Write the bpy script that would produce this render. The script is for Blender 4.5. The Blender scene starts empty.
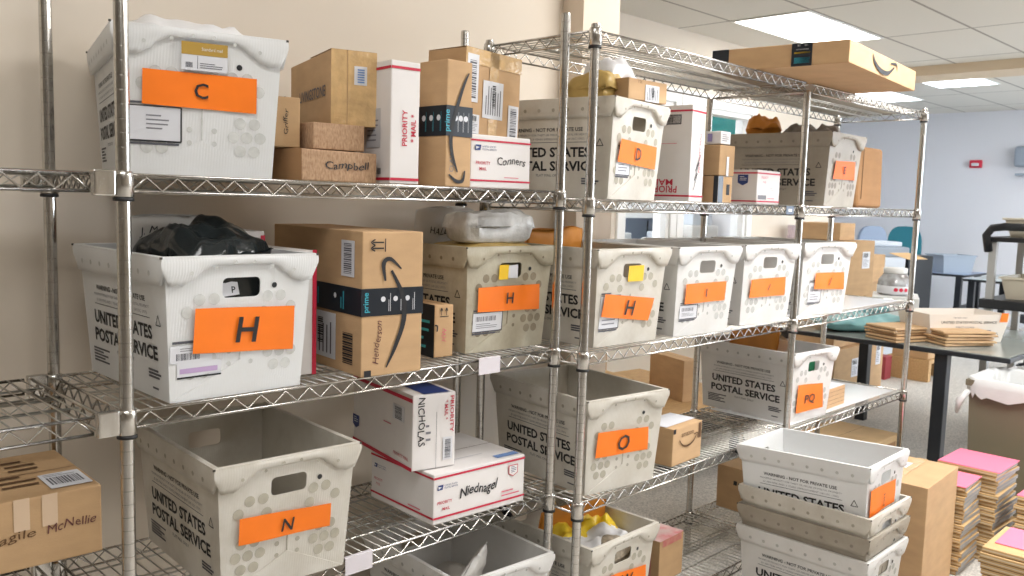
import bpy, bmesh, math, random
from mathutils import Vector, Matrix, noise
from mathutils.geometry import tessellate_polygon
SC=bpy.context.scene; COL=SC.collection
R=math.radians; PI=math.pi
rnd=random.Random(7)
# ------------------------------------------------------------------ materials
MATS={}
def lin(c): return tuple((x/12.92 if x<=.04045 else ((x+.055)/1.055)**2.4) for x in c)
def base(name):
    m=bpy.data.materials.new(name); m.use_nodes=True; nt=m.node_tree
    return m,nt,nt.nodes['Principled BSDF']
def mat(name,rgb,rough=.6,metal=0,noise_amt=0,nscale=20,rgb2=None,emit=0,bump=0,bscale=60,spec=.5,stretch=None):
    """rgb in 0..255 display values"""
    if name in MATS: return MATS[name]
    m,nt,p=base(name); c=(*lin([x/255 for x in rgb]),1)
    p.inputs['Base Color'].default_value=c; p.inputs['Roughness'].default_value=rough; p.inputs['Metallic'].default_value=metal
    p.inputs['Specular IOR Level'].default_value=spec
    if noise_amt or rgb2 or bump:
        tc=nt.nodes.new('ShaderNodeTexCoord'); mp=nt.nodes.new('ShaderNodeMapping'); nt.links.new(tc.outputs['Object'],mp.inputs[0])
        if stretch: mp.inputs['Scale'].default_value=stretch
    if noise_amt or rgb2:
        nz=nt.nodes.new('ShaderNodeTexNoise'); nz.inputs['Scale'].default_value=nscale; nz.inputs['Detail'].default_value=5
        nt.links.new(mp.outputs[0],nz.inputs['Vector'])
        rp=nt.nodes.new('ShaderNodeValToRGB'); rp.color_ramp.elements[0].position=.32; rp.color_ramp.elements[1].position=.68
        c2=(*lin([x/255 for x in rgb2]),1) if rgb2 else tuple(min(1,x*(1+noise_amt)) for x in c[:3])+(1,)
        c1=c if rgb2 else tuple(x*(1-noise_amt) for x in c[:3])+(1,)
        rp.color_ramp.elements[0].color=c1; rp.color_ramp.elements[1].color=c2
        nt.links.new(nz.outputs[0],rp.inputs[0]); nt.links.new(rp.outputs[0],p.inputs['Base Color'])
    if bump:
        n2=nt.nodes.new('ShaderNodeTexNoise'); n2.inputs['Scale'].default_value=bscale; n2.inputs['Detail'].default_value=4
        nt.links.new(mp.outputs[0],n2.inputs['Vector'])
        b=nt.nodes.new('ShaderNodeBump'); b.inputs['Strength'].default_value=bump; b.inputs['Distance'].default_value=.004
        nt.links.new(n2.outputs[0],b.inputs['Height']); nt.links.new(b.outputs[0],p.inputs['Normal'])
    if emit: p.inputs['Emission Color'].default_value=c; p.inputs['Emission Strength'].default_value=emit
    MATS[name]=m; return m
def plastic(name,rgb,dirt,amt=.5,trans=.25,thr=.5):
    m,nt,p=base(name); MATS[name]=m; N=nt.nodes; L=nt.links
    tc=N.new('ShaderNodeTexCoord'); nz=N.new('ShaderNodeTexNoise'); nz.inputs['Scale'].default_value=9; nz.inputs['Detail'].default_value=7; nz.inputs['Roughness'].default_value=.65
    L.new(tc.outputs['Object'],nz.inputs['Vector'])
    rp=N.new('ShaderNodeValToRGB'); rp.color_ramp.elements[0].position=thr-.13; rp.color_ramp.elements[1].position=thr+.25
    a=lin([x/255 for x in rgb]); d=lin([x/255 for x in dirt])
    rp.color_ramp.elements[0].color=(*a,1); rp.color_ramp.elements[1].color=(*[a[i]*(1-amt)+d[i]*amt for i in range(3)],1)
    L.new(nz.outputs[0],rp.inputs[0]); L.new(rp.outputs[0],p.inputs['Base Color'])
    p.inputs['Roughness'].default_value=.38
    # fine vertical flutes of the corrugated plastic
    sx=N.new('ShaderNodeSeparateXYZ'); L.new(tc.outputs['Object'],sx.inputs[0])
    ad=N.new('ShaderNodeMath'); ad.operation='ADD'; L.new(sx.outputs[0],ad.inputs[0]); L.new(sx.outputs[1],ad.inputs[1])
    mu=N.new('ShaderNodeMath'); mu.operation='MULTIPLY'; mu.inputs[1].default_value=1100; L.new(ad.outputs[0],mu.inputs[0])
    si=N.new('ShaderNodeMath'); si.operation='SINE'; L.new(mu.outputs[0],si.inputs[0])
    a2=N.new('ShaderNodeMath'); a2.operation='MULTIPLY_ADD'; a2.inputs[1].default_value=.12; L.new(si.outputs[0],a2.inputs[0])
    n3=N.new('ShaderNodeTexNoise'); n3.inputs['Scale'].default_value=26; L.new(tc.outputs['Object'],n3.inputs['Vector']); L.new(n3.outputs[0],a2.inputs[2])
    b=N.new('ShaderNodeBump'); b.inputs['Strength'].default_value=.22; b.inputs['Distance'].default_value=.003; L.new(a2.outputs[0],b.inputs['Height']); L.new(b.outputs[0],p.inputs['Normal'])
    tr=N.new('ShaderNodeBsdfTranslucent'); L.new(rp.outputs[0],tr.inputs['Color']); mx=N.new('ShaderNodeMixShader'); mx.inputs[0].default_value=trans
    L.new(p.outputs[0],mx.inputs[1]); L.new(tr.outputs[0],mx.inputs[2]); L.new(mx.outputs[0],N['Material Output'].inputs[0])
    return m
CHROME=mat('chrome',(196,193,188),.2,1,noise_amt=.16,nscale=35,stretch=(1,1,.25))
ZINC=mat('zinc_wire',(190,188,182),.3,1)
COLLAR=mat('black_collar',(26,26,28),.5)
INK=mat('black_ink',(28,28,32),.6)
FADED=mat('faded_print',(84,84,92),.6)
GREY=mat('grey_print',(125,125,132),.6)
RED=mat('red_print',(196,30,62),.5)
PINKP=mat('pale_red_print',(214,104,122),.5)
BLUE=mat('blue_print',(38,58,118),.5)
CYAN=mat('cyan_print',(60,170,190),.5)
ORANGE=mat('orange_paper',(251,124,10),.55,noise_amt=.05,nscale=14)
ORANGE2=mat('coral_orange_paper',(250,112,44),.6,noise_amt=.06,nscale=14)
PAPER=mat('white_paper',(222,221,219),.55)
LABEL=mat('label_paper',(214,215,220),.45)
BTAPE=mat('black_tape',(24,32,42),.3)
CLEARTAPE=mat('clear_tape',(206,172,124),.12,noise_amt=.14,nscale=30,bump=.9,bscale=45)
YELLOW=mat('yellow_paper',(240,196,30),.5)
def cardb(n,rgb): return mat(n,rgb,.85,noise_amt=.07,nscale=9,bump=.08,bscale=130,stretch=(1,1,3))
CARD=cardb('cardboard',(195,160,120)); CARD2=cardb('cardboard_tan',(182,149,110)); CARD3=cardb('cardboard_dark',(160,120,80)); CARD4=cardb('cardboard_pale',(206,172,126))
CORR=mat('corrugated_face',(184,152,120),.85,rgb2=(152,118,90),nscale=240,stretch=(1,1,.4))
PRIO=mat('white_mailing_card',(226,222,220),.5,noise_amt=.02,nscale=12)
SEAM=mat('box_seam',(96,68,42),.9)
T_WHITE=plastic('tub_plastic_white',(239,238,236),(206,201,191),.35,.26,.56)
T_BLUE=plastic('tub_plastic_cool_white',(242,243,243),(224,223,219),.3,.26,.56)
T_GREY=plastic('tub_plastic_worn',(234,230,221),(188,178,158),.5,.26,.50)
T_DIRTY=plastic('tub_plastic_dirty',(212,206,186),(160,146,118),.7,.22,.45)
T_TAN=plastic('tub_plastic_aged',(178,170,156),(140,128,112),.5,.12,.48)
def dimple(n,rgb): return mat(n,rgb,.6,noise_amt=.12,nscale=60)
DIM={T_WHITE:dimple('dimple_light',(190,190,186)),T_BLUE:dimple('dimple_cool',(202,203,200)),T_GREY:dimple('dimple_grey',(176,170,154)),T_DIRTY:dimple('dimple_brown',(140,128,106)),T_TAN:dimple('dimple_tan',(140,132,122))}
# ------------------------------------------------------------------ mesh building
class Frame:
    def __init__(s,O,U,V): s.O=Vector(O); s.U=Vector(U).normalized(); s.V=Vector(V).normalized(); s.N=s.U.cross(s.V)
    def p(s,u,v,o=0): return s.O+s.U*u+s.V*v+s.N*o
_tc={}
def text_geo(txt,bold=0.0):
    k=(txt,bold)
    if k in _tc: return _tc[k]
    cu=bpy.data.curves.new('t','FONT'); cu.body=txt; cu.size=1; cu.resolution_u=2; cu.offset=bold
    ob=bpy.data.objects.new('t',cu); COL.objects.link(ob)
    dg=bpy.context.evaluated_depsgraph_get(); dg.update(); me=ob.evaluated_get(dg).to_mesh()
    vs=[(v.co.x,v.co.y) for v in me.vertices]; fs=[tuple(p.vertices) for p in me.polygons]
    ob.evaluated_get(dg).to_mesh_clear(); bpy.data.objects.remove(ob); bpy.data.curves.remove(cu)
    xs=[v[0] for v in vs] or [0]; x0,x1=min(xs),max(xs); w=max(1e-6,x1-x0)
    _tc[k]=([(x-x0,y) for x,y in vs],fs,w); return _tc[k]
class MB:
    def __init__(s): s.v=[];s.f=[];s.mi=[];s.sm=[];s.mats=[]
    def m(s,mt):
        if mt not in s.mats: s.mats.append(mt)
        return s.mats.index(mt)
    def add(s,vs,fs,mt,smooth=False):
        o=len(s.v); s.v+= [tuple(v) for v in vs]; i=s.m(mt)
        for f in fs: s.f.append(tuple(o+a for a in f)); s.mi.append(i); s.sm.append(smooth)
    def box(s,a,b,mt,M=None):
        (x0,y0,z0),(x1,y1,z1)=a,b
        vs=[Vector(v) for v in [(x0,y0,z0),(x1,y0,z0),(x1,y1,z0),(x0,y1,z0),(x0,y0,z1),(x1,y0,z1),(x1,y1,z1),(x0,y1,z1)]]
        if M: vs=[M@v for v in vs]
        s.add(vs,[(0,3,2,1),(4,5,6,7),(0,1,5,4),(1,2,6,5),(2,3,7,6),(3,0,4,7)],mt)
    def bbox(s,a,b,mt,bev=.003,jit=0,seg=2,M=None):
        bm=bmesh.new(); bmesh.ops.create_cube(bm,size=1)
        for v in bm.verts:
            v.co=Vector([ (a[i]+b[i])/2+v.co[i]*(b[i]-a[i]) for i in range(3)])
            if jit: v.co+=Vector([ -math.copysign(rnd.random()*jit,(v.co[i]-(a[i]+b[i])/2)) for i in range(3)])
        if bev: bmesh.ops.bevel(bm,geom=bm.edges[:],offset=bev,segments=seg,affect='EDGES',profile=.6)
        vs=[(M@v.co if M else v.co.copy()) for v in bm.verts]; bm.verts.index_update()
        s.add(vs,[tuple(v.index for v in f.verts) for f in bm.faces],mt,False); bm.free()
    def tube(s,pts,r,mt,n=6,cap=True):
        pts=[Vector(p) for p in pts]; rs=r if isinstance(r,(list,tuple)) else [r]*len(pts)
        vs=[];fs=[]; prev=None
        for i,p in enumerate(pts):
            d=(pts[min(i+1,len(pts)-1)]-pts[max(i-1,0)]).normalized()
            if prev is None: a=d.orthogonal().normalized()
            else:
                a=prev-d*prev.dot(d); a=a.normalized() if a.length>1e-6 else d.orthogonal().normalized()
            prev=a; b=d.cross(a)
            for k in range(n): t=2*PI*k/n; vs.append(p+(a*math.cos(t)+b*math.sin(t))*rs[i])
        for i in range(len(pts)-1):
            for k in range(n): fs.append((i*n+k,i*n+(k+1)%n,(i+1)*n+(k+1)%n,(i+1)*n+k))
        if cap: fs.append(tuple(range(n-1,-1,-1))); fs.append(tuple((len(pts)-1)*n+k for k in range(n)))
        s.add(vs,fs,mt,True)
    def lathe(s,prof,mt,n=20,c=(0,0,0)):
        vs=[];fs=[]
        for r,z in prof:
            for k in range(n): t=2*PI*k/n; vs.append((c[0]+r*math.cos(t),c[1]+r*math.sin(t),c[2]+z))
        for i in range(len(prof)-1):
            for k in range(n): fs.append((i*n+k,i*n+(k+1)%n,(i+1)*n+(k+1)%n,(i+1)*n+k))
        fs.append(tuple(range(n-1,-1,-1))); fs.append(tuple((len(prof)-1)*n+k for k in range(n)))
        s.add(vs,fs,mt,True)
    def poly(s,F,pts,mt,o=.0008):
        s.add([F.p(u,v,o) for u,v in pts],[tuple(range(len(pts)))],mt)
    def rect(s,F,u0,v0,u1,v1,mt,o=.0008): s.poly(F,[(u0,v0),(u1,v0),(u1,v1),(u0,v1)],mt,o)
    def slab(s,F,pts,t,mt,o=.0002):
        """prism of outline pts, thickness t, standing on frame"""
        n=len(pts); vs=[F.p(u,v,o) for u,v in pts]+[F.p(u,v,o+t) for u,v in pts]
        s.add(vs,[tuple(range(n-1,-1,-1)),tuple(range(n,2*n))]+[(i,(i+1)%n,n+(i+1)%n,n+i) for i in range(n)],mt)
    def disc(s,F,u,v,r,mt,o=.0008,n=14,ry=None):
        s.poly(F,[(u+r*math.cos(2*PI*k/n),v+(ry or r)*math.sin(2*PI*k/n)) for k in range(n)],mt,o)
    def stroke(s,F,pts,w,mt,o=.0012,sub=6):
        """smooth stroke through pts, width list"""
        P=[];W=[]
        n=len(pts); ws=w if isinstance(w,(list,tuple)) else [w]*n
        for i in range(n-1):
            p0=pts[max(i-1,0)];p1=pts[i];p2=pts[i+1];p3=pts[min(i+2,n-1)]
            for k in range(sub):
                t=k/sub
                P.append(tuple(.5*((2*p1[j])+(-p0[j]+p2[j])*t+(2*p0[j]-5*p1[j]+4*p2[j]-p3[j])*t*t+(-p0[j]+3*p1[j]-3*p2[j]+p3[j])*t**3) for j in (0,1)))
                W.append(ws[i]*(1-t)+ws[i+1]*t)
        P.append(pts[-1]); W.append(ws[-1]); vs=[];fs=[]
        for i,(x,y) in enumerate(P):
            a=P[max(i-1,0)]; b=P[min(i+1,len(P)-1)]; dx,dy=b[0]-a[0],b[1]-a[1]; l=math.hypot(dx,dy) or 1
            nx,ny=-dy/l*W[i]/2,dx/l*W[i]/2
            vs+=[F.p(x+nx,y+ny,o),F.p(x-nx,y-ny,o)]
            if i: fs.append((2*i-2,2*i-1,2*i+1,2*i))
        s.add(vs,fs,mt)
    def text(s,F,txt,u,v,h,mt,w=None,bold=0,rot=0,shear=0,align='c',o=.001,jitter=0):
        """(u,v) centre of baseline; h cap height; w total width"""
        g,fs,tw=text_geo(txt,bold); sy=h/.71; sx=(w/tw) if w else sy
        tot=tw*sx; off={'c':tot/2,'l':0,'r':tot}[align]; cr,sr=math.cos(rot),math.sin(rot); vs=[]
        for x,y in g:
            X=x*sx-off+shear*y*sy; Y=y*sy
            if jitter: Y+=jitter*h*math.sin(X/h*1.7+len(txt)); X+=jitter*h*.5*math.sin(Y/h*3+X/h*2.3)
            vs.append(F.p(u+X*cr-Y*sr,v+X*sr+Y*cr,o))
        s.add(vs,fs,mt)
    def build(s,name,parent=None,M=None):
        me=bpy.data.meshes.new(name); me.from_pydata(s.v,[],s.f)
        for m in s.mats: me.materials.append(m)
        me.polygons.foreach_set('material_index',s.mi); me.polygons.foreach_set('use_smooth',s.sm)
        if M: me.transform(M)
        me.update(); ob=bpy.data.objects.new(name,me); COL.objects.link(ob)
        if parent: ob.parent=parent
        return ob
def tag(o,label=None,cat=None,group=None,kind=None):
    if label: o['label']=label
    if cat: o['category']=cat
    if group: o['group']=group
    if kind: o['kind']=kind
    return o
def empty(name,loc,rz=0,label=None,cat=None,group=None,rx=0,ry=0):
    o=bpy.data.objects.new(name,None); COL.objects.link(o); o.location=loc; o.rotation_euler=(R(rx),R(ry),R(rz)); o.empty_display_size=.05
    return tag(o,label,cat,group)
def place(o,loc,rz=0,label=None,cat=None,group=None,rx=0,ry=0):
    o.location=loc; o.rotation_euler=(R(rx),R(ry),R(rz)); return tag(o,label,cat,group)
def copy_tree(o,parent=None):
    c=o.copy(); COL.objects.link(c); c.parent=parent
    for ch in list(o.children): copy_tree(ch,c)
    return c
def barcode(mb,F,u0,v0,u1,v1,mt=INK,vert=False,n=16,o=.0014):
    r=random.Random(int((u0+v0*3+u1)*99991)); L=(v1-v0) if vert else (u1-u0); x=0
    while x<L:
        w=L/n*r.choice([.3,.5,.9]); g=L/n*r.choice([.4,.5,.7])
        if x+w>L: break
        if vert: mb.rect(F,u0,v0+x,u1,v0+x+w,mt,o)
        else: mb.rect(F,u0+x,v0,u0+x+w,v1,mt,o)
        x+=w+g
def lines(mb,F,u0,v0,u1,v1,n,mt=FADED,o=.0014,seed=1,vert=False):
    r=random.Random(seed)
    for i in range(n):
        t=(i+.3)/n; t2=(i+.62)/n; e=.55+.45*r.random()
        if vert: mb.rect(F,u0+(u1-u0)*t,v0,u0+(u1-u0)*t2,v0+(v1-v0)*e,mt,o)
        else: mb.rect(F,u0,v1-(v1-v0)*t2,u0+(u1-u0)*e,v1-(v1-v0)*t,mt,o)
# ------------------------------------------------------------------ flat mail tub
TL,TW,BL,BW,TH=.464,.337,.405,.285,.284
RO=.010
def wx(s): return BW/2+(TW/2-RO-BW/2)*s/TH
def ly(s): return BL/2+(TL/2-RO-BL/2)*s/TH
def tub_body(P,back_print=True,handle=True,print_mat=INK,prints=True,fold=True):
    mb=MB(); t=.003
    # floor
    mb.box((-BW/2+.001,-BL/2+.001,0),(BW/2-.001,BL/2-.001,.004),P)
    # long sides
    for sx in (-1,1):
        o=[(sx*wx(0),-ly(0),0),(sx*wx(0),ly(0),0),(sx*wx(TH),ly(TH),TH),(sx*wx(TH),-ly(TH),TH)]
        i=[(sx*(wx(0)-t),-ly(0),0),(sx*(wx(0)-t),ly(0),0),(sx*(wx(TH)-t),ly(TH),TH),(sx*(wx(TH)-t),-ly(TH),TH)]
        fs=[(0,1,2,3),(7,6,5,4),(0,4,5,1),(1,5,6,2),(2,6,7,3),(3,7,4,0)]
        if sx>0: fs=[tuple(reversed(f)) for f in fs]
        mb.add(o+i,fs,P)
    for sy in (-1,1):
        out=[(-wx(0)+t,0),(wx(0)-t,0),(wx(TH)-t,TH),(-wx(TH)+t,TH)]
        loops=[out]; h0,h1,hw,r=TH-.084,TH-.044,.041,.010
        if handle:
            hole=[]
            for cx,cy,a0 in ((hw-r,h1-r,0),(-hw+r,h1-r,90),(-hw+r,h0+r,180),(hw-r,h0+r,270)):
                for k in range(4): a=R(a0+k*30); hole.append((cx+r*math.cos(a),cy+r*math.sin(a)))
            loops.append(hole)
        tri=tessellate_polygon([[Vector((x,z,0)) for x,z in l] for l in loops]); flat=[q for l in loops for q in l]
        vo=[(x,sy*ly(z),z) for x,z in flat]; vi=[(x,sy*(ly(z)-t),z) for x,z in flat]; n=len(flat)
        fs=[]
        for a in tri:
            f=tuple(a)
            (x0,z0),(x1,z1),(x2,z2)=[flat[j] for j in f]; cr=(x1-x0)*(z2-z0)-(x2-x0)*(z1-z0)
            if (cr>0)!=(sy<0): f=f[::-1]
            fs+= [f,tuple(n+j for j in f[::-1])]
        st=0
        for l in loops:
            for k in range(len(l)): fs.append((st+k,st+(k+1)%len(l),n+st+(k+1)%len(l),n+st+k))
            st+=len(l)
        mb.add(vo+vi,fs,P)
        F=Frame((0,sy*ly(0),0),(-sy,0,0),(0,sy*(ly(TH)-ly(0)),TH))
        # moulded circles
        r=.0118; D=DIM[P]
        for sgn in (-1,1):
            for ux,vz in [(.058,.200),(.088,.200),(.112,.176),(.050,.168),(.104,.110),(.075,.110),(.116,.082),(.089,.082),(.062,.082),(.104,.054),(.076,.054)]:
                mb.disc(F,sgn*ux,vz,r,D,.0007)
            mb.disc(F,sgn*.024,.092,.0055,D,.0007); mb.disc(F,sgn*.024,.066,.005,D,.0007)
        if fold:
            w=wx(0)-.006
            mb.slab(F,[(-w,.003),(0,.072),(w,.003),(w,.0),(-w,.0)][::1],.0016,P)
            mb.slab(F,[(-.0012,.07),(.0012,.07),(.0012,.15),(-.0012,.15)],.0012,D)
        mb.disc(F,sgn*0+(.072 if sy<0 else -.072),.222,.0058,INK,.0014)
    if prints:
        k=(wx(TH)-wx(0))
        for sx in ((-1,1) if back_print else (-1,)):
            F=Frame((sx*wx(0),0,0),(0,sx,0),(sx*k,0,TH))
            pm=print_mat
            mb.text(F,'UNITED STATES',-.006,.119,.027,pm,w=.300,bold=.032)
            mb.text(F,'POSTAL SERVICE',.002,.079,.027,pm,w=.325,bold=.032)
            if sx>0: continue
            mb.text(F,'WARNING - NOT FOR PRIVATE USE',-.008,.192,.0105,pm,w=.255,bold=.02)
            mb.text(F,'MAXIMUM PENALTY FOR THEFT OR MISUSE OF POSTAL PROPERTY',-.006,.179,.0058,GREY,w=.285)
            mb.text(F,'$1,000 FINE AND 3 YEARS IMPRISONMENT (18 USC 1707)',-.006,.167,.0058,GREY,w=.262)
            mb.rect(F,-.15,.1595,.137,.1610,FADED)
            mb.text(F,'FLAT MAIL ONLY',.002,.061,.0075,FADED,w=.09)
            for q in range(5): mb.rect(F,-.176,.030+q*.0068,-.176+(.085,.062,.08,.055,.09)[q],.034+q*.0068,FADED)
            for q in range(3): mb.rect(F,.115,.040+q*.0068,.115+(.05,.058,.046)[q],.0445+q*.0068,FADED)
            mb.rect(F,.13,.018,.158,.022,FADED)
            # recycling triangle
            cx,cy,s_=.176,.158,.011
            tri_=[(cx-s_,cy-s_*.8),(cx+s_,cy-s_*.8),(cx,cy+s_)]
            for a in range(3): mb.stroke(F,[tri_[a],tri_[(a+1)%3]],.0022,INK,sub=1)
    return mb
def collar(P,dots=True):
    mb=MB(); inner=.003
    def strip(axis,sgn):
        n=36; hl=(ly if axis=='x' else wx); hn=(wx if axis=='x' else ly); rows=5; vs=[];fs=[]
        for i in range(n+1):
            u=-1+2*i/n; a=abs(u)
            if axis=='x': dep=.056
            else:
                q=max(0,min(1,(a-.36)/(.80-.36))); q=q*q*(3-2*q); dep=.018+.037*q+(.0022*math.sin(u*70) if .4<a<.85 else 0)
            if a>.93: dep*=1-.45*((a-.93)/.07)**2
            pts=[]
            for j in range(rows+1):
                s_=TH-dep*j/rows; off=RO-.0015*(j==0)-.002*max(0,(j-3))/2+.0012*math.sin(PI*j/rows)
                pts.append((off,s_))
            pts.append((.0015,TH-dep+.001))
            for off,s_ in pts:
                L=u*(hl(s_)+max(off,0)); Nn=sgn*(hn(s_)+off)
                vs.append((Nn,L,s_) if axis=='x' else (L,Nn,s_))
        m=rows+2
        for i in range(n):
            for j in range(m-1):
                f=(i*m+j,i*m+j+1,(i+1)*m+j+1,(i+1)*m+j)
                if (axis=='x')==(sgn>0): f=f[::-1]
                fs.append(f)
        mb.add(vs,fs,P,True)
    for sg in (-1,1): strip('x',sg); strip('y',sg)
    # rim: rounded lip all around
    X0,Y0=wx(TH)-.003,ly(TH)-.003; X1,Y1=wx(TH)+RO-.0008,ly(TH)+RO-.0008; zt=TH+.002
    ri=[(-X0,-Y0),(X0,-Y0),(X0,Y0),(-X0,Y0)]; ro=[(-X1,-Y1),(X1,-Y1),(X1,Y1),(-X1,Y1)]
    rm=[((a[0]+b[0])/2,(a[1]+b[1])/2) for a,b in zip(ri,ro)]
    vs=[(x,y,TH-.004) for x,y in ri]+[(x,y,TH+.0005) for x,y in ri]+[(x,y,zt) for x,y in rm]+[(x,y,TH+.0005) for x,y in ro]+[(x,y,TH-.004) for x,y in ro]
    fs=[]
    for L in range(4):
        for k in range(4): fs.append((L*4+k,L*4+(k+1)%4,L*4+4+(k+1)%4,L*4+4+k))
    mb.add(vs,fs,P)
    # dark moulded notches at the rim corners and dimples in the band
    for sx in (-1,1):
        for sy in (-1,1): mb.box((sx*X1-.0035,sy*Y1-.0012,TH-.003),(sx*X1+.0012,sy*Y1+.0012,TH+.0012),mat('dark_notch',(70,64,56),.7))
    if dots:
        D=DIM[P]
        for sx in (-1,1):
            k=(wx(TH)-wx(0)); F=Frame((sx*(wx(0)+RO),0,0),(0,sx,0),(sx*k,0,TH))
            for i in range(8): mb.disc(F,-.175+.05*i,TH-.032,.0055,D,.0022,10)
        for sy in (-1,1):
            F=Frame((0,sy*(ly(0)+RO),0),(-sy,0,0),(0,sy*(ly(TH)-ly(0)),TH))
            for uu,vv in ((-.11,.03),(-.06,.02),(-.02,.011),(.02,.011),(.06,.02),(.11,.03)): mb.disc(F,uu,TH-vv,.0038,D,.0022,10)
    return mb
_tubcache={}
FE=Frame((0,-ly(0),0),(1,0,0),(0,-(ly(TH)-ly(0)),TH))   # front end frame
def q2(x,s): return (x,s*math.sqrt(1+((ly(TH)-ly(0))/TH)**2))
def tub(loc,rz,P,label,sign=None,letter=None,holder=None,letter_h=.03,letter_mat=INK,letter_kw={},group='flat mail tubs on the wire shelves',rx=0,ry=0,sticker=None,smat=None,handle=True):
    e=empty('mail_tub',loc,rz,label,'mail tub',group,rx,ry)
    key=(P.name,handle)
    if key not in _tubcache:
        _tubcache[key]=(tub_body(P,handle=handle).build('tub_body').data,collar(P).build('rim_collar').data)
        for o in [o for o in COL.objects if o.data in _tubcache[key]]: bpy.data.objects.remove(o)
    for nm,me in zip(('tub_body','rim_collar'),_tubcache[key]):
        o=bpy.data.objects.new(nm,me); COL.objects.link(o); o.parent=e
    if sign:
        mb=MB(); pts=[q2(x,s) for x,s in sign]  # TL,TR,BR,BL
        pts=[pts[3],pts[2],pts[1],pts[0]]
        # slightly buckled sheet
        nx=8; vs=[];fs=[]; top=max(s for _,s in sign)>.222
        for i in range(nx+1):
            t=i/nx
            for j,tj in enumerate((0,.5,1)):
                a=Vector(pts[0]).lerp(Vector(pts[1]),t); b=Vector(pts[3]).lerp(Vector(pts[2]),t); c=a.lerp(b,tj)
                vs.append(FE.p(c.x,c.y,.0058+.0014*math.sin(t*7+tj*2)+(.010 if top else 0)))
        for i in range(nx):
            for j in (0,1): fs.append((i*3+j,i*3+3+j,i*3+4+j,i*3+1+j))
        mb.add(vs,fs,smat or ORANGE,True)
        # edge thickness strip
        c=((Vector(pts[0])+Vector(pts[2]))/2); ang=math.atan2(pts[1][1]-pts[0][1],pts[1][0]-pts[0][0])
        if letter:
            kw=dict(bold=.012,rot=ang); kw.update(letter_kw); du=kw.pop('du',0)
            mb.text(FE,letter,c.x+du,c.y-letter_h*.5,letter_h,letter_mat,o=.0086+(.010 if top else 0),**kw)
        so=mb.build('orange_sign',e); so['label']='orange paper sign'
    if holder:
        u0,v0,u1,v1,kind=holder; mb=MB(); F=FE; o=.0012
        if kind=='barcode':
            mb.slab(F,[(u0,v0),(u1,v0),(u1,v1),(u0,v1)],.0006,LABEL,o); barcode(mb,F,u0+.012,v0+(v1-v0)*.15,u0+(u1-u0)*.7,v0+(v1-v0)*.55,FADED,n=22,o=.0021); lines(mb,F,u0+.02,v0+(v1-v0)*.62,u1-.01,v1-.004,2,GREY,.0021)
            mb.slab(F,[(u0+.015,v0-.030),(u1+.02,v0-.026),(u1+.02,v0),(u0+.015,v0)],.0004,LABEL,.001); mb.rect(F,u0+.015,v0-.032,u1+.02,v0-.0285,INK,.002); mb.rect(F,u0+.02,v0-.022,u1+.012,v0-.012,mat('lilac_strip',(186,160,200),.5),.002)
            mb.rect(F,u0+.004,v1+.004,u0+.05,v1+.009,FADED,.002)
        else:
            mb.slab(F,[(u0,v0),(u1,v0),(u1,v1),(u0,v1)],.0006,LABEL,o)
            for a in ((u0,v0-.002,u1,v0+.0015),(u1-.0015,v0,u1+.0015,v1),(u0,v1-.001,u1,v1+.001)): mb.rect(F,*a,INK if kind=='pouch' else FADED,.0022)
            mb.rect(F,u0,v0-.0075,u1-.004,v0-.0035,FADED,.0018); mb.rect(F,u0,v1+.004,u0+(u1-u0)*.5,v1+.008,FADED,.0018)
            if kind=='pouch': lines(mb,F,u0+.03,v0+.02,u1-.02,v1-.014,4,GREY,.0022)
            else: barcode(mb,F,u0+.01,v0+(v1-v0)*.55,u1-.02,v0+(v1-v0)*.8,GREY,n=18,o=.0022); lines(mb,F,u0+.012,v0+.008,u1-.012,v0+(v1-v0)*.45,3,GREY,.0022)
        h=mb.build('label_holder',e)
    if sticker:
        u0,v0,u1,v1,kind=sticker; mb=MB()
        if kind=='gold':
            mb.slab(FE,[(u0,v0),(u1,v0),(u1,v1),(u0,v1)],.0006,LABEL,.0112)
            mb.rect(FE,u0,v0+(v1-v0)*.55,u1,v1,mat('gold_print',(176,142,62),.5),.0124)
            mb.text(FE,'Standard mail',(u0+u1)/2+.014,v0+(v1-v0)*.72,.0065,PAPER,w=.04,o=.013)
            barcode(mb,FE,u0+.008,v0+.005,u0+.022,v0+.015,FADED,o=.0124); mb.rect(FE,u0+.03,v0+.003,u0+.031,v0+(v1-v0)*.52,FADED,.0124); lines(mb,FE,u0+.035,v0+.004,u1-.006,v0+.016,3,FADED,.0124)
        else:
            mb.slab(FE,[(u0,v0),(u1,v0),(u1,v1),(u0,v1)],.0006,YELLOW if kind!='white' else LABEL,.0045)
            if kind=='yw': mb.slab(FE,[(u1,v0+.004),(u1+.036,v0+.002),(u1+.034,v1),(u1,v1-.002)],.0006,LABEL,.0045)
        mb.build('sticker',e)
    return e
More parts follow.
